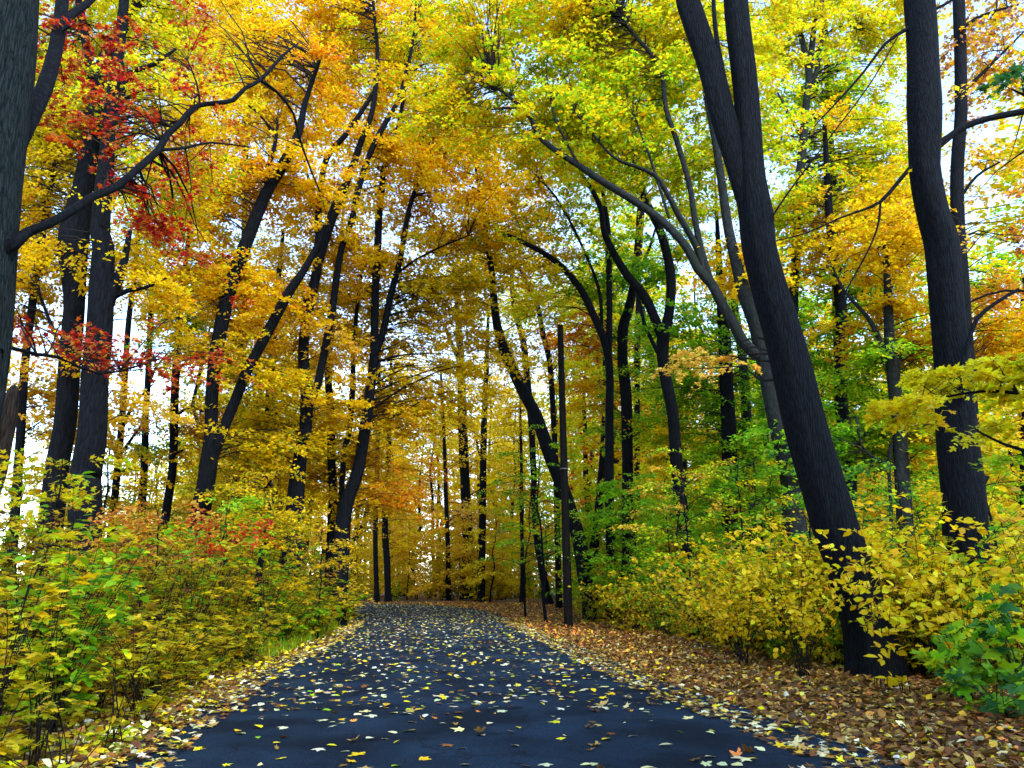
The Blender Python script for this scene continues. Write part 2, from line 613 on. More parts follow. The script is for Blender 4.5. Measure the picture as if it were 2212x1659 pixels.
mx2 = n.new('ShaderNodeMix'); mx2.data_type = 'RGBA'; mx2.blend_type = 'MULTIPLY'; mx2.inputs['Factor'].default_value = 1.0
l.new(mx.outputs['Result'], mx2.inputs['A']); l.new(ck.outputs['Result'], mx2.inputs['B'])
l.new(mx2.outputs['Result'], p.inputs['Base Color'])
p.inputs['Roughness'].default_value = 0.75
p.inputs['Specular IOR Level'].default_value = 0.08
b = n.new('ShaderNodeBump'); b.inputs['Strength'].default_value = 0.35; b.inputs['Distance'].default_value = 0.006
l.new(n2.outputs['Fac'], b.inputs['Height']); l.new(b.outputs[0], p.inputs['Normal'])

RCF = catmull(ROAD, 40)
tn = np.gradient(RCF, axis=0)
tn /= np.linalg.norm(tn, axis=1)[:, None]
nr_ = np.column_stack([tn[:, 1], -tn[:, 0]])
cols_ = np.linspace(-1, 1, 13)
g0 = np.random.default_rng(3)
edge = HALF + 0.07 * np.sin(np.arange(len(RCF)) * 0.9) + g0.normal(0, 0.03, len(RCF))
XY = RCF[:, None, :] + cols_[None, :, None] * edge[:, None, None] * nr_[:, None, :]
zc = road_z(XY[..., 1]) + 0.02 + 0.05 * (1 - cols_[None, :] ** 2)
V = np.dstack([XY, zc]).reshape(-1, 3)
nc = len(cols_)
i = (np.arange(len(RCF) - 1)[:, None] * nc + np.arange(nc - 1)[None, :]).ravel()
T = np.vstack([np.stack([i, i + 1, i + nc + 1], 1), np.stack([i, i + nc + 1, i + nc], 1)])
tag(obj('road', mesh_from('road', V, T, None, True), m_road), 'dark blue-grey asphalt lane bending left into the woods', 'road', kind='structure')


def surf_z(x, y):
    """Top surface height: the crowned road or the ground beside it."""
    d, s = road_dist(x, y)
    zr = road_z(y) + 0.02 + 0.05 * (1 - np.clip(d / HALF, 0, 1) ** 2)
    return np.where(d < HALF, np.maximum(zr, ground(x, y)), ground(x, y))


# ------------------------------------------------------------------ trees traced from the photograph
def tree(name, label, depth, stems, zones, bark=None, shape='diamond', size=0.16, sides=14, rad=0.95, nl=140, cat='tree', group=None,
         base_flare=1.35, seed=0, twig=0.009, wob=0.10, dens=2.7):
    g = np.random.default_rng(seed + 1000)
    bark = bark or M_BARK
    S = []
    paths = []
    for si, st in enumerate(stems):
        P, R = [], []
        for q in st:
            px, py, wd = q[:3]
            dd = q[3] if len(q) > 3 else 0.0
            pt, mpp = at(px, py, depth + dd)
            P.append(pt)
            R.append(max(wd, 1.5) * mpp * 0.5)
        P, R = np.array(P), np.array(R)
        if si == 0:
            d0 = P[0] - P[1]
            d0 /= np.linalg.norm(d0)
            if d0[2] > -0.5:
                d0 = np.array((0, 0, -1.0))
            drop = P[0][2] - gz(P[0][0], P[0][1])
            if drop > 0.05:
                tgt = P[0] + d0 * (drop / -d0[2])
                tgt = 0.9 * tgt + 0.1 * np.array((P[0][0], P[0][1], 0))
                tgt[2] = gz(tgt[0], tgt[1]) - 0.12
                h = np.linalg.norm(tgt - P[0])
                if h > 1.2:
                    k = 0.45 / h
                    mid = tgt + (P[0] - tgt) * k
                    P = np.vstack([tgt, mid, P])
                    R = np.concatenate([[R[0] * base_flare * 1.08], [R[0] * (1.0 + (base_flare - 1) * 0.35)], R])
                else:
                    P = np.vstack([tgt, P])
                    R = np.concatenate([[R[0] * base_flare], R])
            root = P[0].copy()
        ln = np.linalg.norm(np.diff(P, axis=0), axis=1)
        per = [int(np.clip(round(q / 0.35), 2, 9)) for q in ln]
        PR = catmull(np.column_stack([P, R]), per)
        PR[:, 3] = np.clip(PR[:, 3], 0.006, None)
        paths.append(PR)
        S.append(PR)
    th = empty(name, root)
    if group:
        th['group'] = group
    tag(th, label, cat)
    for si, PR in enumerate(paths):
        B = Buf()
        B.add(*tube(PR[:, :3], PR[:, 3], sides if si == 0 else max(6, sides - 4), wob, seed * 7 + si, roots=0.30 if si == 0 else 0.0))
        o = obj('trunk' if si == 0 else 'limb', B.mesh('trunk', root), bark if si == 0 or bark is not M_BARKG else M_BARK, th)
    S = np.vstack(S)
    L, TW = Leaves(), Buf()
    for si, PR in enumerate(paths):
        if zones and depth > 18 and PR[-1, 3] < 0.16 and (si == 0 or len(PR) > 14):
            for q in range(5 if si == 0 else 3):
                o_ = np.array((g.normal(), g.normal(), 0.0))
                spray(L, TW, PR[-1, :3] + np.array((0, 0, g.uniform(-.9, .3))), o_, rad * g.uniform(.6, 1.0), int(nl * g.uniform(.6, 1.0)), size, zones[-1 if si else 0][5], g, twig_r=twig)
    for zi, zn in enumerate(zones):
        px, py, rx, ry, nn, pal = zn[:6]
        ex = zn[6] if len(zn) > 6 else {}
        ax, az = rx * at(px, py, depth)[1], ry * at(px, py, depth)[1]
        ay = ex.get('ay', max(ax * 0.7, 1.2))
        c0, mpp = at(px, py, depth + ex.get('dd', 0.75 * ay))
        rr = ex.get('rad', rad)
        for q in range(int(round(nn * ex.get('k', dens)))):
            v = g.normal(0, 1, 3)
            v = v * 0.62
            c = c0 + v * np.array((ax, ay, az))
            if c[2] < 0.5:
                continue
            dv = c[None] - S[:, :3]
            ds = np.linalg.norm(dv, axis=1)
            cost = ds + 0.9 * np.clip(S[:, 2] - c[2] + 0.2 * ds, 0, None) + g.uniform(0, 0.8, len(ds))
            k = int(np.argmin(cost))
            s = S[k, :3]
            r = rr * g.uniform(0.6, 1.15)
            out = np.array((c[0] - s[0], c[1] - s[1], 0.0))
            if np.linalg.norm(out) < 0.3:
                out = np.array((g.normal(), g.normal(), 0.0))
            out = out / np.linalg.norm(out) + 0.35 * np.array((g.normal(), g.normal(), 0))
            start = c - out / np.linalg.norm(out) * r * 0.8
            dist = np.linalg.norm(start - s)
            if dist > 0.25:
                r0 = min(0.008 + 0.0075 * dist, S[k, 3] * 0.7)
                ctl = s + (start - s) * 0.45 + np.array((0, 0, 0.16 * dist)) + g.normal(0, 0.05 * dist, 3)
                bz = bezier(s, ctl, start, 5)
                bz[1:-1] += g.normal(0, 0.018 * dist, (3, 3))
                TW.line(bz, np.linspace(r0, twig, 5))
            spray(L, TW, start, out, r, int(ex.get('nl', nl) * g.uniform(0.7, 1.25)), ex.get('size', size), pal, g, twig_r=twig * 0.8)
    if TW.lines:
        tag(obj('branches', TW.mesh('branches', root), M_TWIG, th), kind='stuff')
    if L.count():
        tag(obj('crown', L.mesh('crown', shape, root), M_LEAF, th), kind='stuff')
    return th


Y_, G_, O_, YG, GR, R_ = 'yellow', 'gold', 'orange', 'lime', 'green', 'red'
YO = [(Y_, 2), (G_, 2), (O_, .4)]
GO = [(G_, 2.8), (O_, .8), (Y_, .9)]
YL = [(Y_, 1.5), ('lemon', .5), (YG, 1.3), (G_, .4)]
LG = [(YG, 2.2), (Y_, 1.0), (GR, .7), (G_, .4)]
GY = [(GR, 2), (YG, 1)]
RD = [(R_, 2.6), ('rust', 1.0), (O_, .2)]

# --- left edge: grey ridged trunk close to the lens with a long bough reaching over the road and red leaves
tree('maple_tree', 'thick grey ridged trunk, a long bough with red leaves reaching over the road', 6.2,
     [[(-170, 1150, 215), (-128, 930, 203), (-100, 780, 196), (-84, 650, 190), (-58, 350, 185), (-30, 150, 180), (-16, 0, 176), (0, -250, 165), (10, -500, 150)],
      [(-40, 560, 42), (30, 527, 28), (58, 502, 22, .2), (100, 486, 20, .35), (155, 455, 19, .7), (200, 425, 18, 1.0), (252, 403, 17, 1.4), (300, 362, 16, 1.8), (342, 324, 15, 2.2), (362, 290, 14, 2.5), (389, 266, 13, 2.7), (410, 240, 12, 2.9), (432, 227, 11, 3.1), (470, 222, 10, 3.3),
       (504, 216, 10, 3.6), (530, 190, 9, 3.8), (562, 173, 8, 4.1), (612, 119, 6, 4.6), (644, 94, 3, 5.0)],
      [(-20, 420, 50), (20, 340, 42, .1), (62, 262, 34, .4), (95, 195, 32, .8), (118, 120, 28, 1.2), (130, 50, 26, 1.5), (138, -40, 24, 1.8)],
      [(125, 75, 22, 1.4), (150, 35, 18, 1.6), (185, 10, 15, 1.9), (240, -40, 10, 2.3)],
      [(562, 173, 6, 4.1), (598, 198, 6, 4.3), (634, 245, 5, 4.5), (644, 288, 5, 4.7), (666, 353, 4, 5.0), (691, 414, 3, 5.3)],
      [(-5, 760, 20), (25, 752, 9, .4), (80, 766, 8, .8), (126, 772, 7, 1.4), (216, 808, 5, 2.0), (300, 790, 4, 2.5)],
      [(432, 227, 5, 3.1), (425, 180, 4, 3.1), (405, 130, 3, 3.2)],
      [(342, 324, 7, 2.2), (400, 320, 6, 2.6), (455, 308, 4, 3.0), (540, 318, 3, 3.6)]],
     [(170, 265, 110, 45, 12, RD, {'dd': 2.6, 'rad': .34, 'nl': 44}),
      (230, 200, 100, 60, 11, RD, {'dd': 2.6, 'rad': .34, 'nl': 44}),
      (330, 300, 140, 50, 13, RD, {'dd': 3.0, 'rad': .34, 'nl': 44}),
      (215, 70, 100, 70, 10, RD, {'dd': 3.0, 'rad': .34, 'nl': 44}),
      (440, 55, 100, 55, 10, RD, {'dd': 4.0, 'rad': .34, 'nl': 44}),
      (350, 490, 85, 50, 14, RD, {'dd': 3.0, 'rad': .34, 'nl': 44}),
      (250, 440, 80, 40, 7, RD, {'dd': 2.4, 'rad': .34, 'nl': 44}),
      (130, 735, 120, 36, 14, RD, {'dd': 1.8, 'rad': .34, 'nl': 44}),
      (270, 765, 100, 38, 11, RD, {'dd': 2.4, 'rad': .34, 'nl': 44}),
      (455, 775, 65, 28, 9, [(R_, 1.5), ('rust', 1), (G_, .6)], {'dd': 4.4, 'rad': .34, 'nl': 44}),
      (390, 140, 130, 60, 9, [(R_, 1.5), ('rust', 1), (G_, .6)], {'dd': 3.8, 'rad': .34, 'nl': 44}),
      (100, 150, 90, 80, 7, [(R_, 1.5), ('rust', 1), (G_, .6)], {'dd': 2.4, 'rad': .34, 'nl': 44}),
      (450, 250, 90, 60, 8, [(R_, 1.5), ('rust', 1), (G_, .6)], {'dd': 3.6, 'rad': .34, 'nl': 44}),
      (400, 540, 50, 40, 7, RD, {'dd': 3.2, 'rad': .34, 'nl': 44})],
     bark=M_BARKG, shape='maple3', size=0.07, sides=44, seed=1, dens=1.0, twig=0.004, wob=0.07)

# --- left: two dark heavy trunks side by side
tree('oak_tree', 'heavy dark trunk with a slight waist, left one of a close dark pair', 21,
     [[(118, 1060, 50), (124, 1000, 47), (140, 920, 45), (147, 820, 45), (158, 700, 42), (160, 639, 42), (158, 531, 58), (166, 470, 54), (182, 414, 48), (195, 324, 38), (205, 216, 32), (218, 150, 28), (240, 100, 26), (281, 36, 22), (310, -20, 18)],
      [(205, 216, 24), (190, 120, 20), (175, 30, 17), (160, -60, 12)],
      [(150, 800, 12), (110, 700, 8), (80, 620, 6)]],
     [(120, 90, 150, 100, 22, YL), (90, 300, 110, 120, 16, Y_), (60, 470, 90, 90, 10, YO), (250, 330, 120, 100, 12, [(Y_, 2), (G_, 1)]), (40, 620, 70, 70, 7, YO), (330, 40, 110, 60, 10, YL), (380, 130, 100, 70, 7, YL), (200, -10, 130, 60, 8, YL), (440, 0, 80, 50, 6, YO)],
     seed=2, size=.13)
tree('oak_tree', 'heaviest dark trunk with bare stubs, right one of a close dark pair, trees thin behind', 20,
     [[(184, 1060, 66), (184, 1035, 64), (195, 960, 60), (202, 891, 56), (207, 801, 53), (216, 700, 51), (220, 639, 50), (222, 531, 44), (216, 504, 40), (223, 414, 36), (230, 342, 32), (238, 250, 28), (252, 144, 25), (262, 60, 22), (272, -40, 18)],
      [(218, 690, 36), (238, 640, 30), (258, 600, 24), (270, 560, 16), (280, 500, 11)],
      [(248, 640, 14), (275, 628, 11), (317, 620, 8), (360, 600, 5)],
      [(235, 260, 16), (262, 215, 12), (275, 160, 12), (330, 140, 9), (380, 105, 6)],
      [(222, 330, 14), (255, 240, 12), (268, 190, 10), (262, 120, 8)]],
     [(330, 200, 110, 90, 12, YL), (380, 370, 90, 70, 8, [(Y_, 2), (GR, .5)]), (280, 560, 70, 50, 5, YO), (140, 200, 120, 80, 10, YL), (440, 260, 80, 60, 7, YO), (60, 560, 70, 60, 5, YO), (330, 640, 70, 40, 4, YO), (140, 780, 90, 50, 4, [(G_, 1), ('rust', 1)]), (260, 860, 60, 40, 3, [(G_, 1), ('peach', 1)])],
     seed=3, size=.13)
tree('ash_tree', 'thin crooked dark trunk against the white gap beside the heavy pair', 31,
     [[(248, 1071, 15), (259, 963, 14), (266, 873, 14), (270, 812, 13), (277, 700, 12), (290, 600, 10), (300, 500, 8), (310, 430, 5)],
      [(262, 930, 8), (285, 880, 7), (310, 850, 5), (330, 830, 3)], [(255, 1000, 6), (238, 940, 5), (230, 890, 3)], [(258, 985, 7), (290, 940, 6), (320, 900, 4)]],
     [(320, 470, 100, 80, 9, [(Y_, 1), (GR, 1)]), (300, 590, 70, 40, 4, YO)], seed=4, size=.16, rad=1.1)
tree('ash_tree', 'straight thin dark trunk standing alone in the white gap', 33,
     [[(308, 1080, 15), (313, 980, 15), (315, 891, 14), (320, 812, 13), (325, 700, 12), (332, 600, 10), (345, 500, 8), (350, 420, 5)],
      [(320, 830, 7), (340, 790, 5), (365, 760, 3)]],
     [(370, 420, 90, 80, 9, [(GR, 2), (Y_, 1)]), (340, 950, 60, 25, 3, 'deep'), (350, 680, 60, 40, 4, YO)], seed=5, size=.16, rad=1.1)
tree('maple_tree', 'slim dark trunk with a rusty low bough, between the white gap and the forked trunk', 30,
     [[(360, 1107, 19), (374, 999, 18), (378, 855, 17), (385, 747, 15), (392, 640, 13), (405, 540, 10), (415, 450, 6)],
      [(378, 900, 8), (410, 880, 6), (440, 890, 4)]],
     [(430, 930, 75, 35, 8, [('rust', 2), (G_, 1)]), (430, 660, 80, 70, 10, [(G_, 2), (GR, .6)]), (420, 560, 80, 60, 7, [(GR, 1), (Y_, 1)]), (400, 720, 60, 40, 4, GY)], seed=6, size=.15, rad=1.0)
# --- forked leaning tree
tree('maple_tree', 'dark trunk forking low into a V, both stems leaning towards the road', 26,
     [[(436, 1090, 40), (443, 1053, 37), (450, 1000, 38), (456, 940, 30), (457, 855, 28), (464, 783, 29), (479, 693, 30), (493, 632, 29), (515, 567, 27), (547, 486, 26), (576, 414, 24), (612, 353, 22), (644, 288, 17), (660, 220, 12), (690, 130, 8)],
      [(452, 1000, 28), (468, 963, 25), (504, 873, 23), (533, 801, 22), (562, 747, 22), (594, 686, 22), (626, 628, 20), (655, 585, 16), (690, 520, 12), (720, 440, 8)],
      [(576, 414, 14), (580, 360, 12), (592, 320, 9), (600, 270, 6)]],
     [(500, 380, 70, 40, 8, [(O_, 3), (G_, 1)]), (480, 450, 90, 50, 10, GO), (470, 600, 110, 60, 14, GO), (560, 640, 100, 60, 12, GO), (550, 820, 90, 60, 12, [(G_, 2), ('olive', 1)]),
      (600, 260, 110, 60, 12, GO), (560, 120, 130, 80, 16, GO), (650, 380, 100, 60, 10, GO), (420, 760, 50, 40, 4, YO), (560, 960, 80, 50, 8, [(G_, 2), ('olive', 1)]), (520, 720, 60, 50, 6, [(G_, 2), ('peach', 1)])],
     seed=7)
# --- several-stemmed tree left of the road
tree('maple_tree', 'dark trunk splitting into three tall stems that sweep over the left verge', 28,
     [[(635, 1130, 40), (642, 1035, 35), (650, 980, 30), (659, 927, 29), (662, 848, 27), (655, 765, 24), (662, 693, 22), (677, 621, 22), (690, 560, 20), (708, 500, 19), (730, 440, 18), (755, 378, 16), (780, 306, 14), (805, 234, 12), (815, 120, 9), (806, 0, 7)],
      [(660, 890, 22), (684, 837, 19), (698, 776, 18), (716, 682, 17), (727, 600, 16), (740, 530, 15), (762, 470, 14), (773, 414, 14), (798, 335, 13), (834, 263, 12), (863, 209, 10), (890, 100, 7), (900, 0, 5)],
      [(684, 590, 15), (688, 504, 14), (690, 432, 14), (706, 342, 13), (749, 288, 12), (788, 230, 10), (812, 190, 8)],
      [(688, 440, 7), (665, 380, 6), (648, 300, 6), (632, 250, 5), (600, 200, 4), (560, 165, 3)]],
     [(700, 220, 150, 90, 22, GO), (640, 90, 150, 90, 20, GO), (750, 520, 120, 70, 12, GO), (620, 640, 80, 60, 10, [(G_, 2), ('peach', 1)]), (690, 760, 80, 50, 9, [('peach', 1), (G_, 1)]),
      (600, 930, 90, 60, 10, [(G_, 2), ('olive', 1)]), (760, 60, 130, 70, 14, GO), (850, 120, 110, 70, 10, [(G_, 1), (YG, 1)]), (690, 430, 90, 60, 8, GO), (560, -20, 130, 50, 8, GO), (760, -20, 130, 50, 9, GO), (710, 880, 70, 50, 6, G_), (860, 330, 90, 60, 9, GO)],
     seed=8)
tree('maple_tree', 'straight slim dark trunk rising right beside a leaning forked one', 33,
     [[(716, 1190, 24), (720, 1071, 20), (716, 981, 18), (716, 891, 17), (710, 819, 15), (715, 720, 13), (722, 620, 11), (735, 520, 8), (745, 430, 5)],
      [(712, 830, 7), (703, 780, 6), (690, 730, 4)]],
     [(730, 940, 80, 50, 8, [('peach', 1), (G_, 2)]), (790, 1010, 80, 50, 8, [(G_, 2), (O_, 1)]), (700, 650, 80, 60, 7, GO), (660, 1010, 60, 50, 6, G_), (760, 700, 60, 60, 6, GO)], seed=9)
tree('maple_tree', 'slim trunk leaning right, forking into two stems high over the road', 30,
     [[(734, 1215, 38), (744, 1107, 32), (758, 1060, 29), (773, 1017, 27), (791, 909, 24), (800, 837, 21), (809, 765, 20), (809, 711, 17), (811, 621, 16), (816, 531, 16), (818, 470, 15), (823, 432, 14), (830, 360, 12), (852, 306, 10), (870, 220, 8), (880, 120, 6)],
      [(809, 765, 16), (827, 718, 15), (845, 632, 14), (863, 567, 13), (868, 540, 12), (884, 450, 10), (905, 380, 8), (912, 300, 7), (920, 200, 5)],
      [(890, 440, 6), (905, 350, 6), (912, 300, 6), (930, 275, 5), (960, 240, 3)],
      [(811, 600, 5), (770, 560, 4), (735, 545, 3)], [(858, 590, 5), (900, 560, 5), (960, 530, 4), (1010, 510, 3)]],
     [(900, 400, 150, 70, 22, GO), (880, 260, 140, 80, 18, GO), (970, 470, 130, 60, 16, GO), (830, 90, 120, 80, 14, GO), (990, 130, 120, 80, 16, [(G_, 2), (YG, 1)]), (880, 640, 120, 70, 16, [(G_, 2), ('olive', .7), (Y_, .5)]),
      (940, 760, 120, 70, 14, [(G_, 2), (Y_, 1)]), (870, 880, 120, 60, 12, GO), (860, 1060, 50, 40, 3, [(O_, 2), ('rust', .6), (G_, 1)]), (800, 560, 80, 60, 8, GO), (960, 620, 110, 60, 12, [(G_, 2), ('olive', 1)]), (970, 300, 90, 60, 10, GO), (930, -10, 120, 50, 9, [(G_, 2), (YG, 1)])],
     seed=10)
# --- beyond the bend
FAR = [
    ('slim black straight trunk beside a leaf-wrapped one beyond the road bend', 54, [[(814, 1285, 12), (811, 1185, 11), (812, 1100, 11), (815, 1000, 10), (818, 850, 8), (822, 720, 5)]], [(820, 960, 70, 60, 8, G_), (800, 1060, 60, 30, 5, O_), (830, 800, 70, 60, 6, Y_)]),
    ('dark wavy trunk wrapped in small leaves, beside a slim straight one beyond the bend', 56, [[(838, 1290, 15), (836, 1220, 14), (832, 1160, 14), (832, 1110, 13), (838, 1000, 12), (842, 880, 9), (846, 750, 5)]], [(850, 900, 70, 60, 8, G_), (880, 1040, 60, 40, 6, O_), (850, 1150, 50, 40, 4, Y_)]),
    ('slender black trunk standing right at the outer edge of the road bend', 58, [[(970, 1303, 11), (969, 1245, 11), (967, 1161, 10), (964, 1089, 10), (962, 1020, 9), (958, 920, 7), (952, 800, 5)]], [(960, 940, 90, 60, 10, [(Y_, 1), (G_, 1)]), (1000, 1120, 80, 30, 6, 'peach'), (930, 820, 80, 60, 8, G_)]),
    ('broad dark trunk with vines massed at its foot, straight ahead beyond the bend', 62, [[(1012, 1290, 34), (1012, 1180, 26), (1006, 1060, 22), (1000, 930, 20), (996, 783, 18), (990, 700, 13), (985, 600, 8)], [(998, 800, 9), (975, 740, 7), (960, 700, 4)]], [(1000, 850, 120, 80, 14, YO), (960, 700, 110, 70, 10, YO), (1060, 980, 80, 50, 8, YO), (1010, 1230, 45, 45, 6, 'olive')]),
    ('plain dark trunk right of the broad vine-footed one beyond the bend', 55, [[(1040, 1280, 16), (1043, 1080, 15), (1045, 950, 14), (1047, 880, 12), (1052, 760, 9), (1056, 650, 5)]], [(1060, 800, 100, 70, 10, YO), (1080, 690, 80, 60, 8, [(Y_, 1), (YG, 1)])]),
    ('dark trunk bent at its foot, behind the low leafy bank left of the pole', 50, [[(1186, 1300, 20), (1182, 1285, 17), (1172, 1234, 15), (1160, 1161, 15), (1155, 1090, 14), (1153, 1017, 14), (1146, 891, 14), (1136, 783, 14), (1129, 729, 14), (1116, 686, 13), (1108, 640, 11), (1106, 585, 9), (1111, 531, 7), (1115, 450, 4)]], [(1130, 600, 110, 80, 12, YL), (1180, 740, 90, 60, 8, YO), (1090, 500, 90, 60, 8, YO), (1080, 850, 70, 60, 6, YO)]),
    ('slender wavy trunk arching left, upper half clear of leaves left of the pole', 42, [[(1205, 1200, 13), (1200, 1000, 13), (1194, 873, 12), (1187, 783, 12), (1172, 718, 12), (1162, 664, 11), (1140, 617, 9), (1122, 578, 8), (1097, 545, 6), (1070, 500, 4)]], [(1200, 650, 90, 60, 9, YL), (1050, 560, 100, 60, 9, YO), (1240, 760, 60, 70, 6, [(O_, 2), (Y_, 1)])]),
    ('thin straight grey-brown sapling trunk between the leafy bank and bent-footed trunk', 52, [[(1128, 1285, 9), (1128, 1180, 8), (1127, 1090, 8), (1126, 980, 6), (1124, 860, 4)]], [(1130, 1040, 60, 40, 5, G_), (1120, 930, 60, 40, 5, Y_)]),
]
for k, (lab, d_, st, zn) in enumerate(FAR):
    tree('maple_tree', lab, d_, st, zn, seed=20 + k, size=.2, rad=1.6, nl=110, sides=9, shape='diamond', twig=.014)

# --- leaning trunk behind the pole, and trees right of the pole
tree('maple_tree', 'dark trunk leaning left, crossing behind the bare pole', 33,
     [[(1262, 1230, 34), (1248, 1156, 32), (1230, 1100, 31), (1212, 1046, 30), (1187, 981, 29), (1158, 898, 28), (1129, 844, 27), (1104, 790, 25), (1082, 736, 22), (1070, 680, 18), (1064, 603, 15), (1057, 549, 13), (1045, 470, 10), (1030, 380, 7), (1020, 300, 4)]],
     [(1040, 400, 120, 60, 14, GO), (1090, 560, 110, 60, 10, [(Y_, 2), (G_, 1)]), (1000, 520, 90, 50, 8, GO), (1050, 290, 110, 60, 10, [(YG, 1), (G_, 1)]), (1040, 640, 70, 50, 7, GO), (1060, 740, 60, 30, 5, GO)],
     seed=30)
tree('maple_tree', 'dark trunk whose thin top arches far left over the road, right of the pole', 32,
     [[(1318, 1180, 20), (1316, 1071, 20), (1316, 927, 19), (1316, 797, 18), (1306, 740, 18), (1284, 686, 17), (1259, 632, 16), (1226, 589, 15), (1194, 560, 13), (1158, 538, 11), (1110, 514, 9), (1060, 492, 5)],
      [(1314, 790, 15), (1316, 711, 14), (1316, 603, 13), (1314, 500, 11), (1300, 400, 8), (1290, 300, 5)],
      [(1300, 730, 8), (1296, 640, 8), (1270, 560, 6), (1210, 440, 5), (1160, 380, 3)]],
     [(1240, 470, 100, 50, 10, [(GR, 1), (G_, 1)]), (1200, 330, 120, 70, 12, LG), (1300, 600, 70, 40, 5, GR), (1260, 220, 120, 80, 14, LG), (1180, 640, 80, 50, 6, YL), (1350, 560, 50, 50, 4, GR), (1120, 420, 100, 50, 8, YO), (1150, 560, 80, 40, 6, YO)],
     seed=31)
tree('maple_tree', 'dark trunk with a tight Y fork standing in yellow and green undergrowth', 29,
     [[(1480, 1150, 28), (1466, 1040, 26), (1460, 974, 25), (1453, 891, 24), (1439, 819, 25), (1432, 765, 26), (1434, 725, 28), (1446, 675, 22), (1450, 603, 21), (1440, 545, 19), (1421, 486, 17), (1392, 425, 15), (1374, 360, 12), (1360, 250, 8), (1350, 150, 5)],
      [(1433, 735, 22), (1417, 693, 21), (1392, 639, 20), (1356, 596, 18), (1327, 549, 16), (1305, 500, 14), (1298, 450, 12), (1270, 396, 9), (1235, 353, 6)],
      [(1436, 790, 10), (1415, 750, 9), (1392, 700, 8), (1380, 640, 6)]],
     [(1410, 390, 110, 70, 10, LG), (1340, 260, 120, 80, 12, LG), (1480, 720, 70, 60, 6, GR), (1260, 330, 80, 60, 8, LG), (1400, 560, 60, 40, 3, GR), (1500, 560, 50, 60, 4, [(GR, 1), (Y_, 1)]), (1340, 120, 110, 60, 10, YL)],
     seed=32)
tree('oak_tree', 'thick upright dark trunk with a swelling, left of the Y-forked one', 34,
     [[(1356, 1120, 26), (1356, 1031, 25), (1352, 855, 24), (1345, 783, 22), (1346, 711, 23), (1358, 668, 21), (1367, 621, 18), (1376, 540, 15), (1384, 430, 12), (1392, 330, 9), (1400, 220, 5)],
      [(1366, 640, 9), (1385, 580, 8), (1405, 530, 6), (1420, 480, 4)]],
     [(1390, 800, 80, 60, 9, GY), (1290, 850, 80, 50, 7, [(O_, 1), (Y_, 1)]), (1370, 920, 80, 50, 8, GY), (1440, 300, 90, 70, 8, LG), (1260, 720, 60, 40, 6, [(O_, 2), (R_, 1)]), (1330, 700, 50, 40, 3, GR), (1480, 460, 70, 60, 5, LG)],
     seed=33, size=.14)
tree('maple_tree', 'slim straight trunk half hidden between the swollen trunk and the Y-forked trunk', 41,
     [[(1376, 1000, 12), (1376, 850, 12), (1376, 760, 12), (1378, 675, 12), (1382, 560, 9), (1390, 450, 5)]],
     [(1400, 700, 60, 60, 5, GY), (1420, 860, 70, 50, 6, [(O_, 1), (GR, 1)]), (1390, 540, 60, 40, 3, GR)], seed=34, size=.16, rad=1.3)
tree('beech_tree', 'smooth grey trunk behind the big leaning one, long pale boughs arching up over the road', 23,
     [[(1722, 1150, 46), (1715, 1103, 42), (1704, 1017, 38), (1682, 927, 36), (1668, 855, 36), (1654, 783, 34), (1632, 693, 33), (1610, 639, 30), (1596, 590, 24), (1575, 500, 20), (1560, 400, 17), (1545, 300, 15), (1525, 200, 13), (1510, 90, 11), (1500, -20, 8)],
      [(1640, 770, 26), (1607, 740, 23), (1585, 700, 22), (1560, 657, 21), (1538, 614, 21), (1506, 578, 20), (1482, 533, 18), (1428, 475, 17), (1356, 425, 16), (1302, 392, 15), (1248, 356, 13), (1208, 331, 12), (1172, 302, 11), (1154, 274, 10), (1140, 245, 9), (1100, 209, 6), (1060, 180, 4)],
      [(1520, 590, 15), (1504, 533, 14), (1464, 461, 13), (1439, 414, 11), (1414, 378, 10), (1374, 360, 8), (1320, 335, 6), (1240, 240, 4)],
      [(1535, 610, 16), (1515, 540, 14), (1500, 468, 13), (1489, 396, 12), (1460, 299, 12), (1439, 234, 11), (1428, 151, 10), (1406, 115, 9), (1367, 72, 7), (1345, 36, 5)],
      [(1250, 357, 7), (1200, 260, 5), (1190, 210, 4)], [(1445, 470, 7), (1420, 390, 6), (1400, 330, 5), (1370, 250, 3)]],
     [(1150, 140, 170, 100, 15, LG), (1020, 90, 130, 80, 10, [(YG, 1), (G_, 2)]), (1290, 80, 150, 80, 18, YL), (1390, 330, 110, 90, 9, LG), (1270, 300, 110, 70, 8, [(YG, 1), (G_, 1)]), (1480, 90, 80, 80, 8, YL), (1100, 0, 130, 60, 9, [(YG, 1), (G_, 1)]), (1260, -30, 130, 60, 8, YL), (1420, -30, 110, 60, 7, YL), (1640, 60, 60, 90, 5, YL), (1640, 250, 50, 90, 4, LG), (1430, 200, 110, 80, 12, LG), (1420, 60, 110, 60, 12, YL), (1500, 360, 80, 70, 7, LG), (1090, 260, 150, 70, 9, [(YG, 1), (G_, 1.4)]), (1240, 40, 120, 40, 8, YO),
      (1580, 180, 60, 80, 5, YL), (960, 200, 110, 60, 7, [(YG, 1), (G_, 2)]), (1330, 190, 100, 60, 8, LG), (1580, 580, 70, 40, 6, YO), (1200, 230, 90, 50, 8, LG)],
     bark=M_BEECH, seed=35, sides=18)
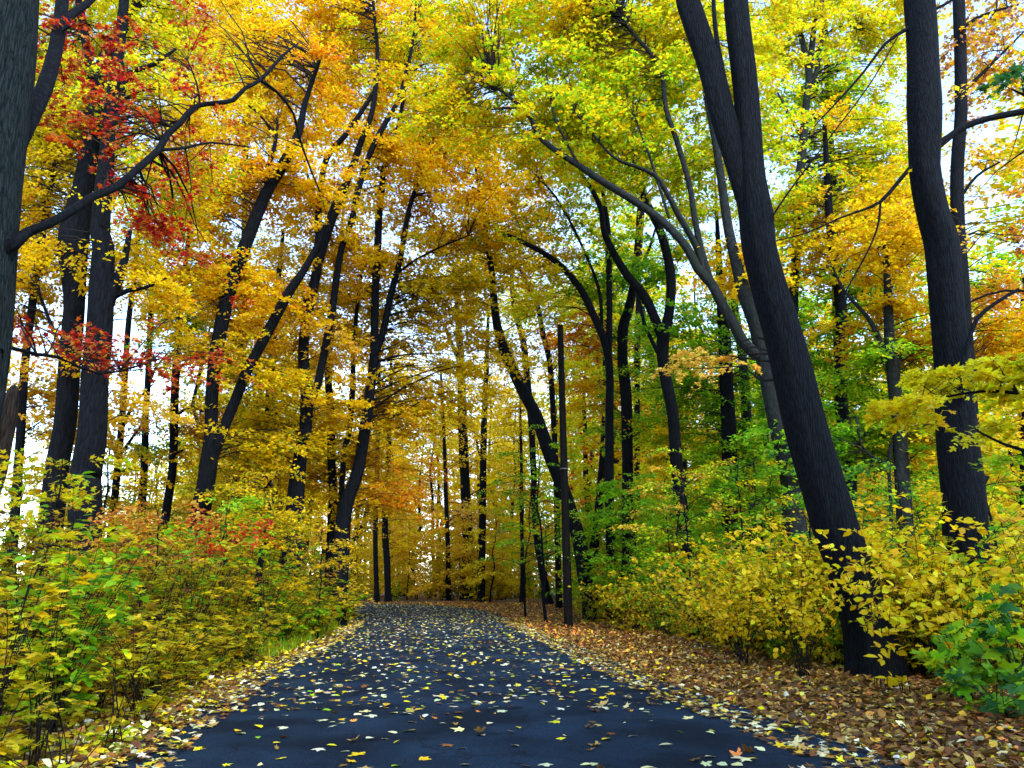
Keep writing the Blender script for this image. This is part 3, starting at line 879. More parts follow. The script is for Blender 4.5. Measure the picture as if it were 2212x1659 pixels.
# --- the two big trunks on the right
tree('oak_tree', 'big dark furrowed trunk leaning left, forking in two high up, beside the lane', 13.5,
     [[(1886, 1425, 112), (1876, 1370, 101), (1858, 1300, 93), (1829, 1200, 91), (1801, 1128, 92), (1751, 963, 86), (1714, 819, 81), (1677, 675, 76), (1640, 531, 72), (1634, 470, 74), (1622, 396, 66), (1614, 252, 54), (1605, 144, 52), (1592, 36, 50), (1584, -60, 46), (1570, -300, 36)],
      [(1636, 500, 50), (1606, 396, 52), (1584, 320, 52), (1562, 252, 51), (1535, 144, 50), (1497, 36, 49), (1478, -30, 46), (1440, -250, 36)],
      [(1590, 330, 10), (1578, 240, 12, .5), (1560, 150, 11, .8), (1545, 60, 9, 1), (1540, -30, 8, 1.2)],
      [(1650, 498, 5, -.3), (1700, 420, 4, -.3), (1790, 300, 3, -.3), (1880, 180, 3, -.2), (1950, 60, 2, 0)]],
     [(1540, 790, 100, 28, 7, 'peach', {'dd': 3, 'rad': .5, 'nl': 80, 'ay': .8}), (1600, 600, 50, 30, 3, YO, {'dd': 2, 'rad': .4, 'nl': 60}), (1555, 60, 60, 40, 3, YL, {'dd': 2, 'rad': .5})],
     bark=M_BARKN, shape='maple3', size=.11, sides=40, seed=36, dens=1.0, twig=.005, wob=.09, base_flare=1.08)
tree('oak_tree', 'big upright blackish trunk with thin bare twigs, a torn stub near its foot', 15,
     [[(2100, 1330, 92), (2095, 1250, 88), (2084, 1107, 84), (2070, 963, 79), (2060, 819, 72), (2049, 675, 67), (2035, 531, 70), (2024, 490, 66), (2010, 432, 64), (1998, 360, 62), (1997, 290, 66), (1997, 216, 68), (1995, 144, 61), (1988, 0, 59), (1984, -120, 54), (1975, -350, 44)],
      [(2020, 318, 20), (2050, 296, 15), (2082, 274, 14), (2136, 256, 13), (2212, 241, 14), (2300, 225, 10)],
      [(1985, 352, 12), (1967, 362, 9), (1938, 396, 8), (1902, 436, 7), (1860, 455, 5), (1812, 472, 4), (1740, 504, 3), (1668, 522, 2)],
      [(1902, 436, 5), (1898, 480, 5), (1885, 520, 4), (1860, 570, 4), (1820, 640, 3)],
      [(1975, 55, 10), (1956, 65, 8), (1913, 94, 6), (1866, 155, 5), (1812, 216, 4), (1758, 274, 2)],
      [(1975, 40, 8), (2040, 10, 6), (2100, -30, 4)],
      [(2105, 1045, 40), (2122, 1036, 22), (2136, 1030, 5)],
      [(2060, 690, 8), (2100, 650, 4), (2170, 628, 5), (2240, 632, 4)],
      [(2080, 860, 14, -.4), (2076, 810, 9, -.5), (2092, 740, 9, -.5), (2110, 690, 9, -.5), (2150, 655, 8, -.5), (2200, 625, 7, -.5)]],
     [(2150, 400, 60, 60, 3, [(G_, 1), ('peach', 1)], {'nl': 40, 'dd': 3}), (2170, 70, 60, 60, 5, ['purple'] and [('purple', 2), (G_, 1)], {'nl': 45, 'dd': 2}), (1980, 330, 8, 8, 1, YL, {'rad': .3, 'nl': 8, 'dd': -1})],
     bark=M_BARKN, shape='maple3', size=.11, sides=36, seed=37, dens=1.0, twig=.005, wob=.09)
tree('oak_tree', 'narrower dark trunk standing just behind the big upright one', 20.5,
     [[(2110, 1250, 34), (2095, 900, 32), (2080, 650, 28), (2068, 470, 27), (2068, 360, 26), (2076, 216, 25), (2072, 40, 24), (2068, -60, 22), (2066, -250, 14)],
      [(2078, 200, 9), (2120, 160, 7), (2170, 110, 5), (2220, 60, 3)], [(2072, 430, 8), (2110, 380, 6), (2160, 350, 4)], [(2076, 60, 8), (2130, 30, 6), (2200, 10, 4)]],
     [(2130, 170, 80, 90, 8, [('purple', 1), (G_, 1), (O_, 1)], {'nl': 70}), (2150, 620, 70, 60, 6, [('peach', 1), (O_, 1)], {'nl': 80}), (2165, 740, 80, 60, 9, GO), (2100, 360, 60, 60, 4, [(Y_, 1), ('peach', 1)], {'nl': 70}), (2120, 30, 90, 50, 6, [('purple', 1), (G_, 1)], {'nl': 70}), (2190, 500, 60, 60, 3, [(O_, 1), ('purple', 1)], {'nl': 60})],
     seed=38)
tree('maple_tree', 'dark trunk hung with green leaves between the big leaning and big upright trunks', 26,
     [[(1836, 1100, 30), (1834, 1000, 29), (1826, 927, 28), (1815, 855, 27), (1819, 711, 26), (1812, 620, 23), (1800, 540, 19), (1790, 450, 16), (1785, 350, 12), (1780, 250, 7)],
      [(1812, 620, 10), (1850, 560, 8), (1890, 500, 5)]],
     [(1790, 480, 120, 60, 12, YO), (1860, 600, 110, 60, 10, [(Y_, 2), (GR, 1)]), (1740, 560, 80, 60, 7, YO), (1760, 730, 70, 60, 7, GR), (1800, 860, 90, 60, 9, GY), (1900, 640, 80, 60, 7, GY), (1690, 480, 60, 60, 5, LG), (1740, 420, 80, 40, 6, LG), (1880, 440, 80, 50, 7, YO), (1950, 480, 50, 60, 5, YO)], seed=39)
tree('maple_tree', 'pale trunk behind the small green saplings, crooked bough leaning off to its left', 22,
     [[(1956, 1190, 36), (1952, 1107, 34), (1948, 1030, 32), (1944, 963, 30), (1935, 860, 28), (1925, 790, 24), (1920, 729, 22), (1918, 640, 18), (1913, 560, 12), (1910, 500, 6)],
      [(1935, 830, 14), (1938, 783, 12), (1913, 761, 11), (1884, 700, 10), (1859, 668, 8), (1823, 628, 6), (1800, 580, 4)],
      [(1925, 960, 8), (1920, 1000, 8), (1925, 1100, 8), (1925, 1190, 8)],
      [(1938, 1010, 8), (1890, 990, 6), (1860, 960, 5), (1850, 900, 4)]],
     [(1900, 540, 90, 60, 9, YO), (1930, 690, 100, 60, 10, YO), (1880, 780, 70, 50, 6, GY), (1770, 960, 90, 60, 9, GR), (1900, 960, 90, 60, 9, GY), (2010, 760, 50, 50, 5, YO), (1990, 950, 60, 60, 6, YO), (1915, 520, 60, 50, 5, YO, {'dd': -.8})], bark=M_BEECH, seed=40)
tree('beech_tree', 'grey many-forked trunk high up between the two big right-hand trunks', 28,
     [[(1712, 700, 22), (1718, 560, 20), (1725, 420, 19), (1733, 324, 18), (1740, 234, 17), (1747, 162, 15), (1738, 110, 13), (1726, 60, 11), (1718, 0, 10), (1712, -80, 6)],
      [(1747, 170, 13), (1754, 100, 13), (1762, 20, 11), (1768, -60, 7)], [(1750, 190, 11), (1768, 140, 11), (1774, 60, 9), (1778, -40, 6)], [(1765, 110, 7), (1785, 75, 6), (1815, 56, 4), (1850, 62, 3)],
      [(1735, 300, 7), (1700, 240, 6), (1680, 200, 4)]],
     [(1750, 90, 100, 70, 10, YL), (1860, 70, 90, 60, 9, YL), (1690, 300, 80, 60, 7, LG), (1840, 320, 100, 60, 10, LG), (1900, 210, 80, 70, 7, YL), (1680, 80, 70, 60, 6, YL), (1800, 190, 70, 60, 5, GY), (1930, 330, 60, 60, 5, YL), (1930, 60, 60, 60, 5, [(G_, 1), (YG, 1)]), (1700, 0, 90, 60, 7, YL), (1830, 0, 100, 50, 7, YL), (1720, 200, 70, 60, 5, LG), (1930, 400, 60, 60, 5, YL)],
     bark=M_BEECH, seed=41)
tree('maple_tree', 'narrow dark upright trunk beside the grey many-forked one', 30,
     [[(1805, 600, 18), (1800, 420, 16), (1792, 280, 15), (1790, 216, 14), (1785, 108, 12), (1780, 30, 9), (1775, -60, 5)]],
     [(1830, 230, 70, 60, 6, LG), (1860, 420, 70, 50, 7, YO), (1740, 400, 70, 50, 6, LG)], seed=42)
tree('maple_tree', 'stout dark trunk amid dense green leaves left of the smooth grey one', 31,
     [[(1578, 1150, 34), (1576, 980, 31), (1571, 855, 29), (1565, 740, 26), (1558, 640, 20), (1553, 560, 13), (1549, 480, 8), (1545, 400, 4), (1543, 340, 2)]],
     [(1520, 860, 90, 60, 12, GR), (1600, 800, 80, 60, 9, GR), (1570, 980, 90, 50, 10, GY), (1640, 930, 60, 60, 6, GR), (1560, 700, 70, 50, 6, GY), (1545, 470, 60, 70, 6, LG, {'dd': -.6})], seed=43, size=.14)
tree('maple_tree', 'grey-brown leaning trunk amid green leaves, close left of the smooth grey one', 33,
     [[(1622, 1150, 24), (1614, 980, 23), (1610, 855, 22), (1600, 750, 18), (1585, 650, 14), (1575, 560, 8)]],
     [(1480, 940, 80, 50, 9, [(Y_, 1), (GR, 1)]), (1640, 1050, 70, 50, 7, GR), (1500, 800, 60, 60, 6, [(O_, 1), (GR, 1)])], bark=M_BEECH, seed=44, size=.14)
# --- left: extra trunks
tree('dead_tree', 'broken dead trunk leaning at the left behind the yellow shrubs', 12,
     [[(-40, 1080, 52), (-15, 1010, 48), (0, 950, 44), (16, 895, 36), (28, 845, 20), (32, 832, 6)]], [], bark=M_DEAD, seed=45, sides=20, wob=.2)
tree('maple_tree', 'slim dark trunk between the thick grey trunk and the heavy pair', 22,
     [[(40, 1000, 18), (52, 800, 17), (72, 639, 16), (86, 540, 15), (100, 450, 13), (118, 360, 10), (130, 260, 6)], [(84, 580, 8), (110, 560, 6), (140, 545, 4)], [(112, 390, 6), (90, 320, 5), (80, 250, 3)]],
     [(60, 420, 80, 80, 9, YL), (110, 260, 90, 80, 10, YL), (40, 580, 60, 50, 4, YO), (60, 140, 80, 70, 8, YL), (90, 680, 50, 30, 2, [('rust', 1), (Y_, 1)]), (70, 870, 60, 60, 6, [(G_, 1), ('peach', 1)]), (150, 920, 60, 50, 6, [(G_, 1), ('peach', 1)])], seed=46)
tree('maple_tree', 'slim brown upright trunk right of the V-forked tree', 33,
     [[(582, 1110, 18), (580, 1071, 17), (577, 999, 17), (583, 855, 16), (590, 740, 14), (600, 620, 11), (612, 500, 7)], [(578, 960, 6), (590, 930, 5), (600, 880, 4)]],
     [(560, 900, 70, 50, 8, [(G_, 2), ('olive', 1)]), (620, 780, 80, 60, 9, [(G_, 2), ('peach', 1)]), (590, 560, 70, 60, 7, GO), (540, 1020, 60, 40, 6, G_)], seed=47, size=.15, rad=1.2)
tree('maple_tree', 'crooked slim trunk between the three-stemmed and the right-leaning trees', 31,
     [[(735, 1100, 13), (744, 981, 13), (755, 927, 13), (762, 837, 12), (764, 760, 10), (772, 660, 8), (785, 560, 5)], [(760, 880, 6), (790, 850, 5), (830, 840, 3)]],
     [(780, 880, 70, 50, 8, G_), (790, 740, 70, 60, 8, GO), (770, 1080, 60, 40, 6, GO), (770, 620, 60, 50, 6, GO)], seed=48, size=.15, rad=1.2)
tree('ash_tree', 'slim upright trunk high in orange leaves behind the forked leaning tree', 37,
     [[(515, 900, 15), (522, 700, 14), (528, 500, 13), (530, 360, 12), (536, 234, 10), (547, 150, 6)]],
     [(520, 250, 90, 60, 10, GO), (480, 140, 100, 70, 10, YO), (540, 420, 70, 50, 6, GO), (430, 90, 80, 50, 6, YO)], seed=49, size=.16, rad=1.3)
tree('maple_tree', 'small dark leaning stem low in the undergrowth by the left verge', 21,
     [[(556, 1316, 17), (560, 1231, 14), (575, 1150, 9), (590, 1080, 5)]], [(590, 1130, 50, 40, 5, [('olive', 1), (G_, 1)], {'rad': .6})], seed=50, size=.11)
# ------------------------------------------------------------------ the bare pole
pb, mpp = at(1228, 1345, 29.5)
pt_, mpp2 = at(1210, 703, 29.5)
base = np.array((pb[0], 29.5, gz(pb[0], 29.5)))
top = np.array((pt_[0], 29.5, pt_[2]))
pole = empty('utility_pole', base)
tag(pole, 'bare dark wooden pole with a flat-cut top beside the road', 'pole')
B = Buf()
nn_ = 26
ts = np.linspace(-0.02, 1, nn_)
V, T = tube(base + (top - base) * ts[:, None], np.linspace(10 * mpp, 6.4 * mpp2, nn_), 18, 0.03, 5, cap=False)
ctr = len(V)
V = np.vstack([V, top + np.array((0, 0, 0.0))])
k = (nn_ - 1) * 18
T = np.vstack([T, np.stack([k + np.arange(18), k + (np.arange(18) + 1) % 18, np.full(18, ctr)], 1)])
B.add(V, T)
obj('shaft', B.mesh('shaft', base, False), M_POLE, pole)
for hh in (0.50,):
    c = base + (top - base) * hh
    B = Buf()
    r_ = 8.7 * mpp
    B.add(*tube(np.array([c - (0, 0, .018), c + (0, 0, .018)]), [r_ + .008, r_ + .008], 18, cap=False))
    obj('metal_band', B.mesh('metal_band', base), M_METAL, pole)

# ------------------------------------------------------------------ right edge: yellow maple whose sprays hang into the picture, and green leaves high up
tree('maple_tree', 'bright yellow maple spray hanging in front of the big upright trunk', 8.6,
     [[(2330, 1480, 46), (2325, 1200, 42), (2315, 950, 36), (2300, 700, 32), (2280, 400, 28), (2270, 150, 24), (2262, -100, 20)],
      [(2310, 900, 14), (2240, 860, 10), (2160, 845, 7, .2), (2080, 850, 5, .3), (1990, 870, 4, .4)],
      [(2308, 1000, 14), (2240, 980, 9, -.3), (2170, 960, 6, -.4), (2110, 930, 4, -.4)],
      [(2270, 250, 12), (2230, 215, 7), (2190, 195, 4)]],
     [(2080, 820, 90, 38, 9, [('lemon', 3), (Y_, 1)], {'ay': .5}), (1960, 880, 70, 26, 6, [('lemon', 1), (Y_, 1)], {'ay': .4}), (2170, 800, 60, 45, 7, [('lemon', 3), (YG, .5)], {'ay': .5}),
      (2180, 885, 50, 30, 4, 'lemon', {'ay': .5}), (2190, 985, 34, 26, 3, [(GR, 2), (YG, 2)], {'ay': .4, 'nl': 24}), (2175, 185, 40, 14, 2, 'deep', {'ay': .3, 'nl': 26}), (2190, 330, 40, 20, 1, 'peach', {'nl': 18})],
     bark=M_BARK, shape='maple', size=.095, rad=.34, nl=62, seed=60, dens=1.35, twig=.003, sides=16)


# ------------------------------------------------------------------ young trees placed on the ground
def young_tree(name, label, x, y, h, r, pal, ns, size, nl, seed, shape='diamond', group=None, lean=None, lo=0.25, rad=None, bark=None, sw=0.012, twigs=True, top_taper=0.7):
    g = np.random.default_rng(seed + 5000)
    root = np.array((x, y, gz(x, y)))
    th = empty(name, root)
    tag(th, label, 'tree', group)
    if lean is None:
        lean = g.normal(0, 0.05, 2)
    ts = np.linspace(0, 1, 9)
    wob = np.cumsum(g.normal(0, 0.012 * h, (9, 2)), axis=0)
    wob -= wob[0]
    P = root + np.column_stack([lean[0] * h * ts + wob[:, 0], lean[1] * h * ts + wob[:, 1], h * ts - 0.06])
    R = np.clip(sw * h * (1 - 0.85 * ts) + 0.004, 0.005, None)
    R[0] *= 1.3
    B = Buf()
    B.add(*tube(P, R, 8, 0.08, seed))
    obj('trunk', B.mesh('trunk', root), bark or M_BARK, th)
    L, TW = Leaves(), Buf()
    for q in range(ns):
        f = lo + (1 - lo) * (q + g.uniform(0, 1)) / ns
        s = np.array([np.interp(f, ts, P[:, k]) for k in range(3)])
        a = g.uniform(0, 2 * math.pi)
        sz_ = r * math.sqrt(max(0.08, 1 - ((f - lo) / (1 - lo)) ** 2 * top_taper)) * g.uniform(0.35, 1.0)
        out = np.array((math.cos(a), math.sin(a), 0))
        rr = (rad or 0.4 * r) * g.uniform(0.7, 1.2)
        c = s + out * max(0.05, sz_ - rr) + np.array((0, 0, 0.22 * sz_ + g.normal(0, 0.03 * h)))
        d = np.linalg.norm(c - s)
        if d > 0.15:
            TW.line(bezier(s, (s + c) / 2 + np.array((0, 0, 0.08 * d)), c, 4), np.linspace(min(0.012 + 0.006 * d, 0.5 * sw * h), 0.006, 4))
        spray(L, TW if twigs else None, c, out, rr, int(nl * g.uniform(0.7, 1.2)), size, pal, g, twig_r=.005)
    if TW.lines:
        tag(obj('branches', TW.mesh('branches', root), M_TWIG, th), kind='stuff')
    tag(obj('crown', L.mesh('crown', shape, root), M_LEAF, th), kind='stuff')
    return th


def copy_thing(src, x, y, rot, scl, label, group):
    """Another individual: the thing and each of its parts copied, sharing mesh data."""
    c = src.copy()
    COL.objects.link(c)
    c.location = (x, y, gz(x, y))
    c.rotation_euler = (0, 0, rot)
    c.scale = (scl, scl, scl)
    tag(c, label, None, group)
    for ch in src.children:
        d = ch.copy()
        COL.objects.link(d)
        d.parent = c
    return c


VAR = {}


def variant(key, nvar, g, make, x, y, label, group, smin=.85, smax=1.18):
    """The first nvar of a key are built, the later ones are copies of those, turned and scaled."""
    q = VAR.setdefault(key, [])
    if len(q) < nvar:
        q.append(make())
        return q[-1]
    return copy_thing(q[int(g.integers(0, nvar))], x, y, g.uniform(0, 6.283), g.uniform(smin, smax), label, group)


def px_ground(px, d):
    return at(px, 1300, d)[0][0]


# background woods: tall trees beyond the traced ones
gb = np.random.default_rng(77)
spots = []
tries = 0
while len(spots) < 150 and tries < 9000:
    tries += 1
    y = gb.uniform(40, 98)
    x = gb.uniform(-0.72, 0.72) * y
    px = CX + F * x / (y * 1.03)
    if 30 < px < 400 and (y < 62 or gb.uniform() < 0.8):
        continue
    if 400 < px < 480 and gb.uniform() < .5:
        continue
    if px > 2060 and gb.uniform() < .55:
        continue
    if 700 < px < 1260 and y < 70:          # the opening where the lane bends
        continue
    d, s = road_dist(x, y)
    if d[0] < HALF + 2.5:
        continue
    if y < 48 and not (980 < px < 1290 or 1560 < px < 2050) and gb.uniform() < .5:
        continue
    if any((x - a) ** 2 + (y - b_) ** 2 < 12 for a, b_, *_ in spots):
        continue
    spots.append((x, y, px))
FT = {
    'gap': [([(G_, 1), ('rust', 1), (YG, .6)], 'thin rusty-topped tree far off in the bright gap in the woods')],
    'left': [([(G_, 2.5), (O_, .8), (Y_, .8)], 'tall orange-gold tree in the far woods beyond the left verge'), ([(Y_, 2), ('lemon', .7), (G_, .8)], 'tall deep yellow tree in the far woods beyond the left verge'),
             ([(Y_, 1), ('lemon', 1)], 'tall lemon-yellow tree in the far woods beyond the left verge')],
    'mid': [(YL, 'tall yellow tree in the far woods behind the pole'), ([(O_, 2), (R_, .5), (G_, 1)], 'tall red-orange tree in the far woods behind the pole'),
            (LG, 'tall lime-green tree in the far woods behind the pole')],
    'right': [(YL, 'tall yellow tree in the far woods behind the big right-hand trunks'), (GY, 'tall green tree in the far woods behind the big right-hand trunks'),
              (YO, 'tall golden tree in the far woods behind the big right-hand trunks')],
}
for k, (x, y, px) in enumerate(spots):
    zone = 'gap' if px < 400 else 'left' if px < 1120 else 'mid' if px < 1500 else 'right'
    pi = int(gb.integers(0, len(FT[zone])))
    pal, lab = FT[zone][pi]
    grp = {'gap': 'thin trees far off in the bright gap', 'left': 'trees in the far woods beyond the left verge', 'mid': 'trees in the far woods behind the pole',
           'right': 'trees in the far woods behind the big trunks'}[zone]
    hh = gb.uniform(9, 13) if zone == 'gap' else gb.uniform(18, 24)
    ns, nl_ = (10, 50) if zone == 'gap' else (62, 105)
    variant(('forest', zone, pi), 2, gb, lambda: young_tree('forest_tree', lab, x, y, hh, gb.uniform(3.0, 4.4), pal, ns, .25, nl_, 100 + k, group=grp, lo=gb.uniform(.14, .3), rad=1.25, sw=.0125),
            x, y, lab, grp)

# and a belt behind those that closes the view
for k in range(90):
    y = gb.uniform(95, 150)
    x = gb.uniform(-0.74, 0.74) * y
    px = CX + F * x / (y * 1.03)
    if px < 400 and gb.uniform() < .6:
        continue
    zone = 'left' if px < 1120 else 'mid' if px < 1500 else 'right'
    pi = int(gb.integers(0, 3))
    copy_thing(VAR[('forest', zone, pi)][0], x, y, gb.uniform(0, 6.28), gb.uniform(.9, 1.25), FT[zone][pi][1],
               {'left': 'trees in the far woods beyond the left verge', 'mid': 'trees in the far woods behind the pole', 'right': 'trees in the far woods behind the big trunks'}[zone])

# unseen copies of the wood behind and beside the viewpoint, added to shade the foreground
for k, (x, y) in enumerate([(-7.5, -3), (-9, -9), (-6.5, -16), (-12, 1.5), (-14, -6), (8.5, -2), (7, -8), (6, -15), (11, 3), (13, -6), (-10, -22), (8, -24), (0.5, -30), (-16, 5), (15, 7), (-4, -24), (5.2, -4.5), (-5.2, -6.5)]):
    pi = k % 3
    copy_thing(VAR[('forest', 'left', pi)][k % 2], x, y, gb.uniform(0, 6.28), gb.uniform(.9, 1.15), ['tall orange-gold tree', 'tall deep yellow tree', 'tall lemon-yellow tree'][pi] + ' out of view around the viewpoint, added to shade the foreground',
               'unseen trees added to shade the foreground')

# understory beyond the bend and between the trunks
spots2 = []
tries = 0
while len(spots2) < 270 and tries < 16000:
    tries += 1
    y = gb.uniform(26, 92)
    x = gb.uniform(-0.6, 0.68) * y
    px = CX + F * x / (y * 1.03)
    if px < 470 and gb.uniform() < .45:
        continue
    d, s = road_dist(x, y)
    if d[0] < HALF + 1.6 or (s[0] < 0 and y < 50 and d[0] < HALF + 3):
        continue
    if 1000 < px < 1240 and y < 52 or 1150 < px < 1360 and y < 37:
        continue
    if any((x - a) ** 2 + (y - b_) ** 2 < 3.2 for a, b_, *_ in spots2):
        continue
    spots2.append((x, y, px))
UT = {
    'left': [([(G_, 2), (O_, .6), ('olive', .4)], 'young golden understory tree among the trunks on the left side'), ([(Y_, 1), ('olive', 2)], 'young olive-yellow understory tree among the trunks on the left side')],
    'mid': [([('lemon', 2.4), (Y_, 1)], 'young bright yellow tree in the woods beyond the road bend'), ([(Y_, 2), ('lemon', 1), (G_, .6)], 'young deep gold tree in the woods beyond the road bend'),
            ([(G_, 1), ('peach', 1)], 'young peach-gold tree in the woods beyond the road bend')],
    'right': [(YO, 'young golden understory tree behind the shrubs on the right'), (GY, 'young yellow-green understory tree behind the shrubs on the right'),
              ([('peach', 1), (Y_, 1)], 'young peach-yellow understory tree behind the shrubs on the right'), (GR, 'young green understory tree behind the shrubs on the right')],
}
for k, (x, y, px) in enumerate(spots2):
    zone = 'left' if px < 700 else 'mid' if px < 1150 else 'right'
    pi = int(gb.integers(0, len(UT[zone]))) if px < 1250 or px > 1900 else int(gb.choice(4, p=[.3, .32, .16, .22]))
    pal, lab = UT[zone][pi]
    grp = {'left': 'young trees among the left trunks', 'mid': 'young yellow trees beyond the bend', 'right': 'young trees behind the right shrubs'}[zone]
    variant(('under', zone, pi), 2, gb, lambda: young_tree('understory_tree', lab, x, y, gb.uniform(4.5, 7.5), gb.uniform(1.9, 2.8), pal, 40, .16, 110, 300 + k, group=grp, lo=.06, rad=.85, sw=.009),
            x, y, lab, grp, .6, 1.15)

# named saplings nearer by
SAP = [
    ('green sapling with flat layered sprays close behind the bare pole', 1180, 32.3, 7.4, 2.7, [(GR, 4), (YG, .8)], 46, .3),
    ('low green sapling with drooping sprays left of the bare pole', 1135, 37, 6.2, 2.4, [(GR, 3), ('deep', .5), (YG, .6)], 34, .3),
    ('green sapling with layered sprays just right of the bare pole', 1340, 31, 5.2, 2.3, [(GR, 2.4), (YG, 1)], 38, .15),
    ('yellow-green sapling spreading over the shrubs right of the pole', 1500, 21, 4.6, 2.3, [(YG, 2), ('olive', 2), (GR, 1)], 24, .2),
    ('peach-yellow sapling with one level spray reaching towards the pole', 1440, 26, 5.0, 2.2, [('peach', 2), (Y_, 1)], 16, .45),
    ('golden sapling beneath the stout trunk right of the pole', 1610, 23, 5.2, 2.2, [(G_, 1), (YG, 1), ('olive', 1)], 22, .2),
    ('dense green sapling behind the foot of the big leaning trunk', 1760, 18, 4.2, 1.9, [(GR, 3), ('deep', 1)], 22, .2),
    ('dark green sapling between the feet of the two big trunks', 1975, 19, 4.4, 2.0, [(GR, 3), ('deep', 2)], 24, .15),
    ('golden sapling right of the big upright trunk', 2190, 17, 5.5, 2.2, [(G_, 2), (Y_, 1), (YG, .6)], 26, .15),
    ('pale gold sapling behind the big upright trunk', 2070, 24, 6.5, 2.4, YO, 24, .2),
    ('green-yellow sapling with fine leaves under the smooth grey trunk', 1670, 27, 5.5, 2.2, GY, 22, .15),
    ('rusty red young maple at the back of the left undergrowth', 470, 17, 2.9, 1.0, [(R_, 3), ('rust', 1), (O_, 1)], 12, .7),
    ('green sapling in front of the V-forked trunk', 455, 18.5, 3.6, 1.0, [(GR, 2), (YG, .5)], 12, .5),
    ('russet young maple among the left undergrowth below the white gap', 330, 15, 2.9, 1.2, [('rust', 2), ('peach', 1), (O_, .6)], 14, .55),
    ('golden sapling standing between the V-forked and three-stemmed trees', 540, 21, 4.6, 1.8, [(G_, 2), ('olive', 1)], 20, .25),
    ('gold and rust sapling at the foot of the three-stemmed tree', 690, 23.5, 3.4, 1.5, [(G_, 2), ('peach', 1), ('olive', 1)], 18, .25),
    ('leafy yellow sapling left of the heavy dark pair', 40, 11.5, 3.4, 1.3, [(Y_, 2), (YG, 1)], 20, .2),
]
for k, (lab, px, d_, h, r, pal, ns, lo) in enumerate(SAP):
    young_tree('sapling', lab, px_ground(px, d_), d_, h, r, pal, ns, .105, 75, 500 + k, shape='oval' if d_ > 14 else 'maple3', lo=lo, rad=.62, sw=.008)


# ------------------------------------------------------------------ shrubs
LEAFM = {}


def leaf_mesh(shape, mat):
    key = (shape, mat.name)
    if key not in LEAFM:
        V, T = TM[shape]
        me = mesh_from('leaf_' + shape, V, T)
        me.materials.append(mat)
        LEAFM[key] = me
    return LEAFM[key]


def put_leaf(name, shape, mat, p, nr, dr, s, col, parent=None, origin=(0, 0, 0)):
    from mathutils import Matrix
    z = nr / np.linalg.norm(nr)
    x = dr - (dr @ z) * z
    x = x / (np.linalg.norm(x) + 1e-9)
    y = np.cross(z, x)
    o = bpy.data.objects.new(name, leaf_mesh(shape, mat))
    COL.objects.link(o)
    q = p - np.array(origin)
    M = Matrix(((x[0] * s, y[0] * s, z[0] * s, q[0]), (x[1] * s, y[1] * s, z[1] * s, q[1]), (x[2] * s, y[2] * s, z[2] * s, q[2]), (0, 0, 0, 1)))
    if parent is not None:
        o.parent = parent
    o.matrix_local = M
    o.color = (*[float(c) for c in col], 1.0)
    return o


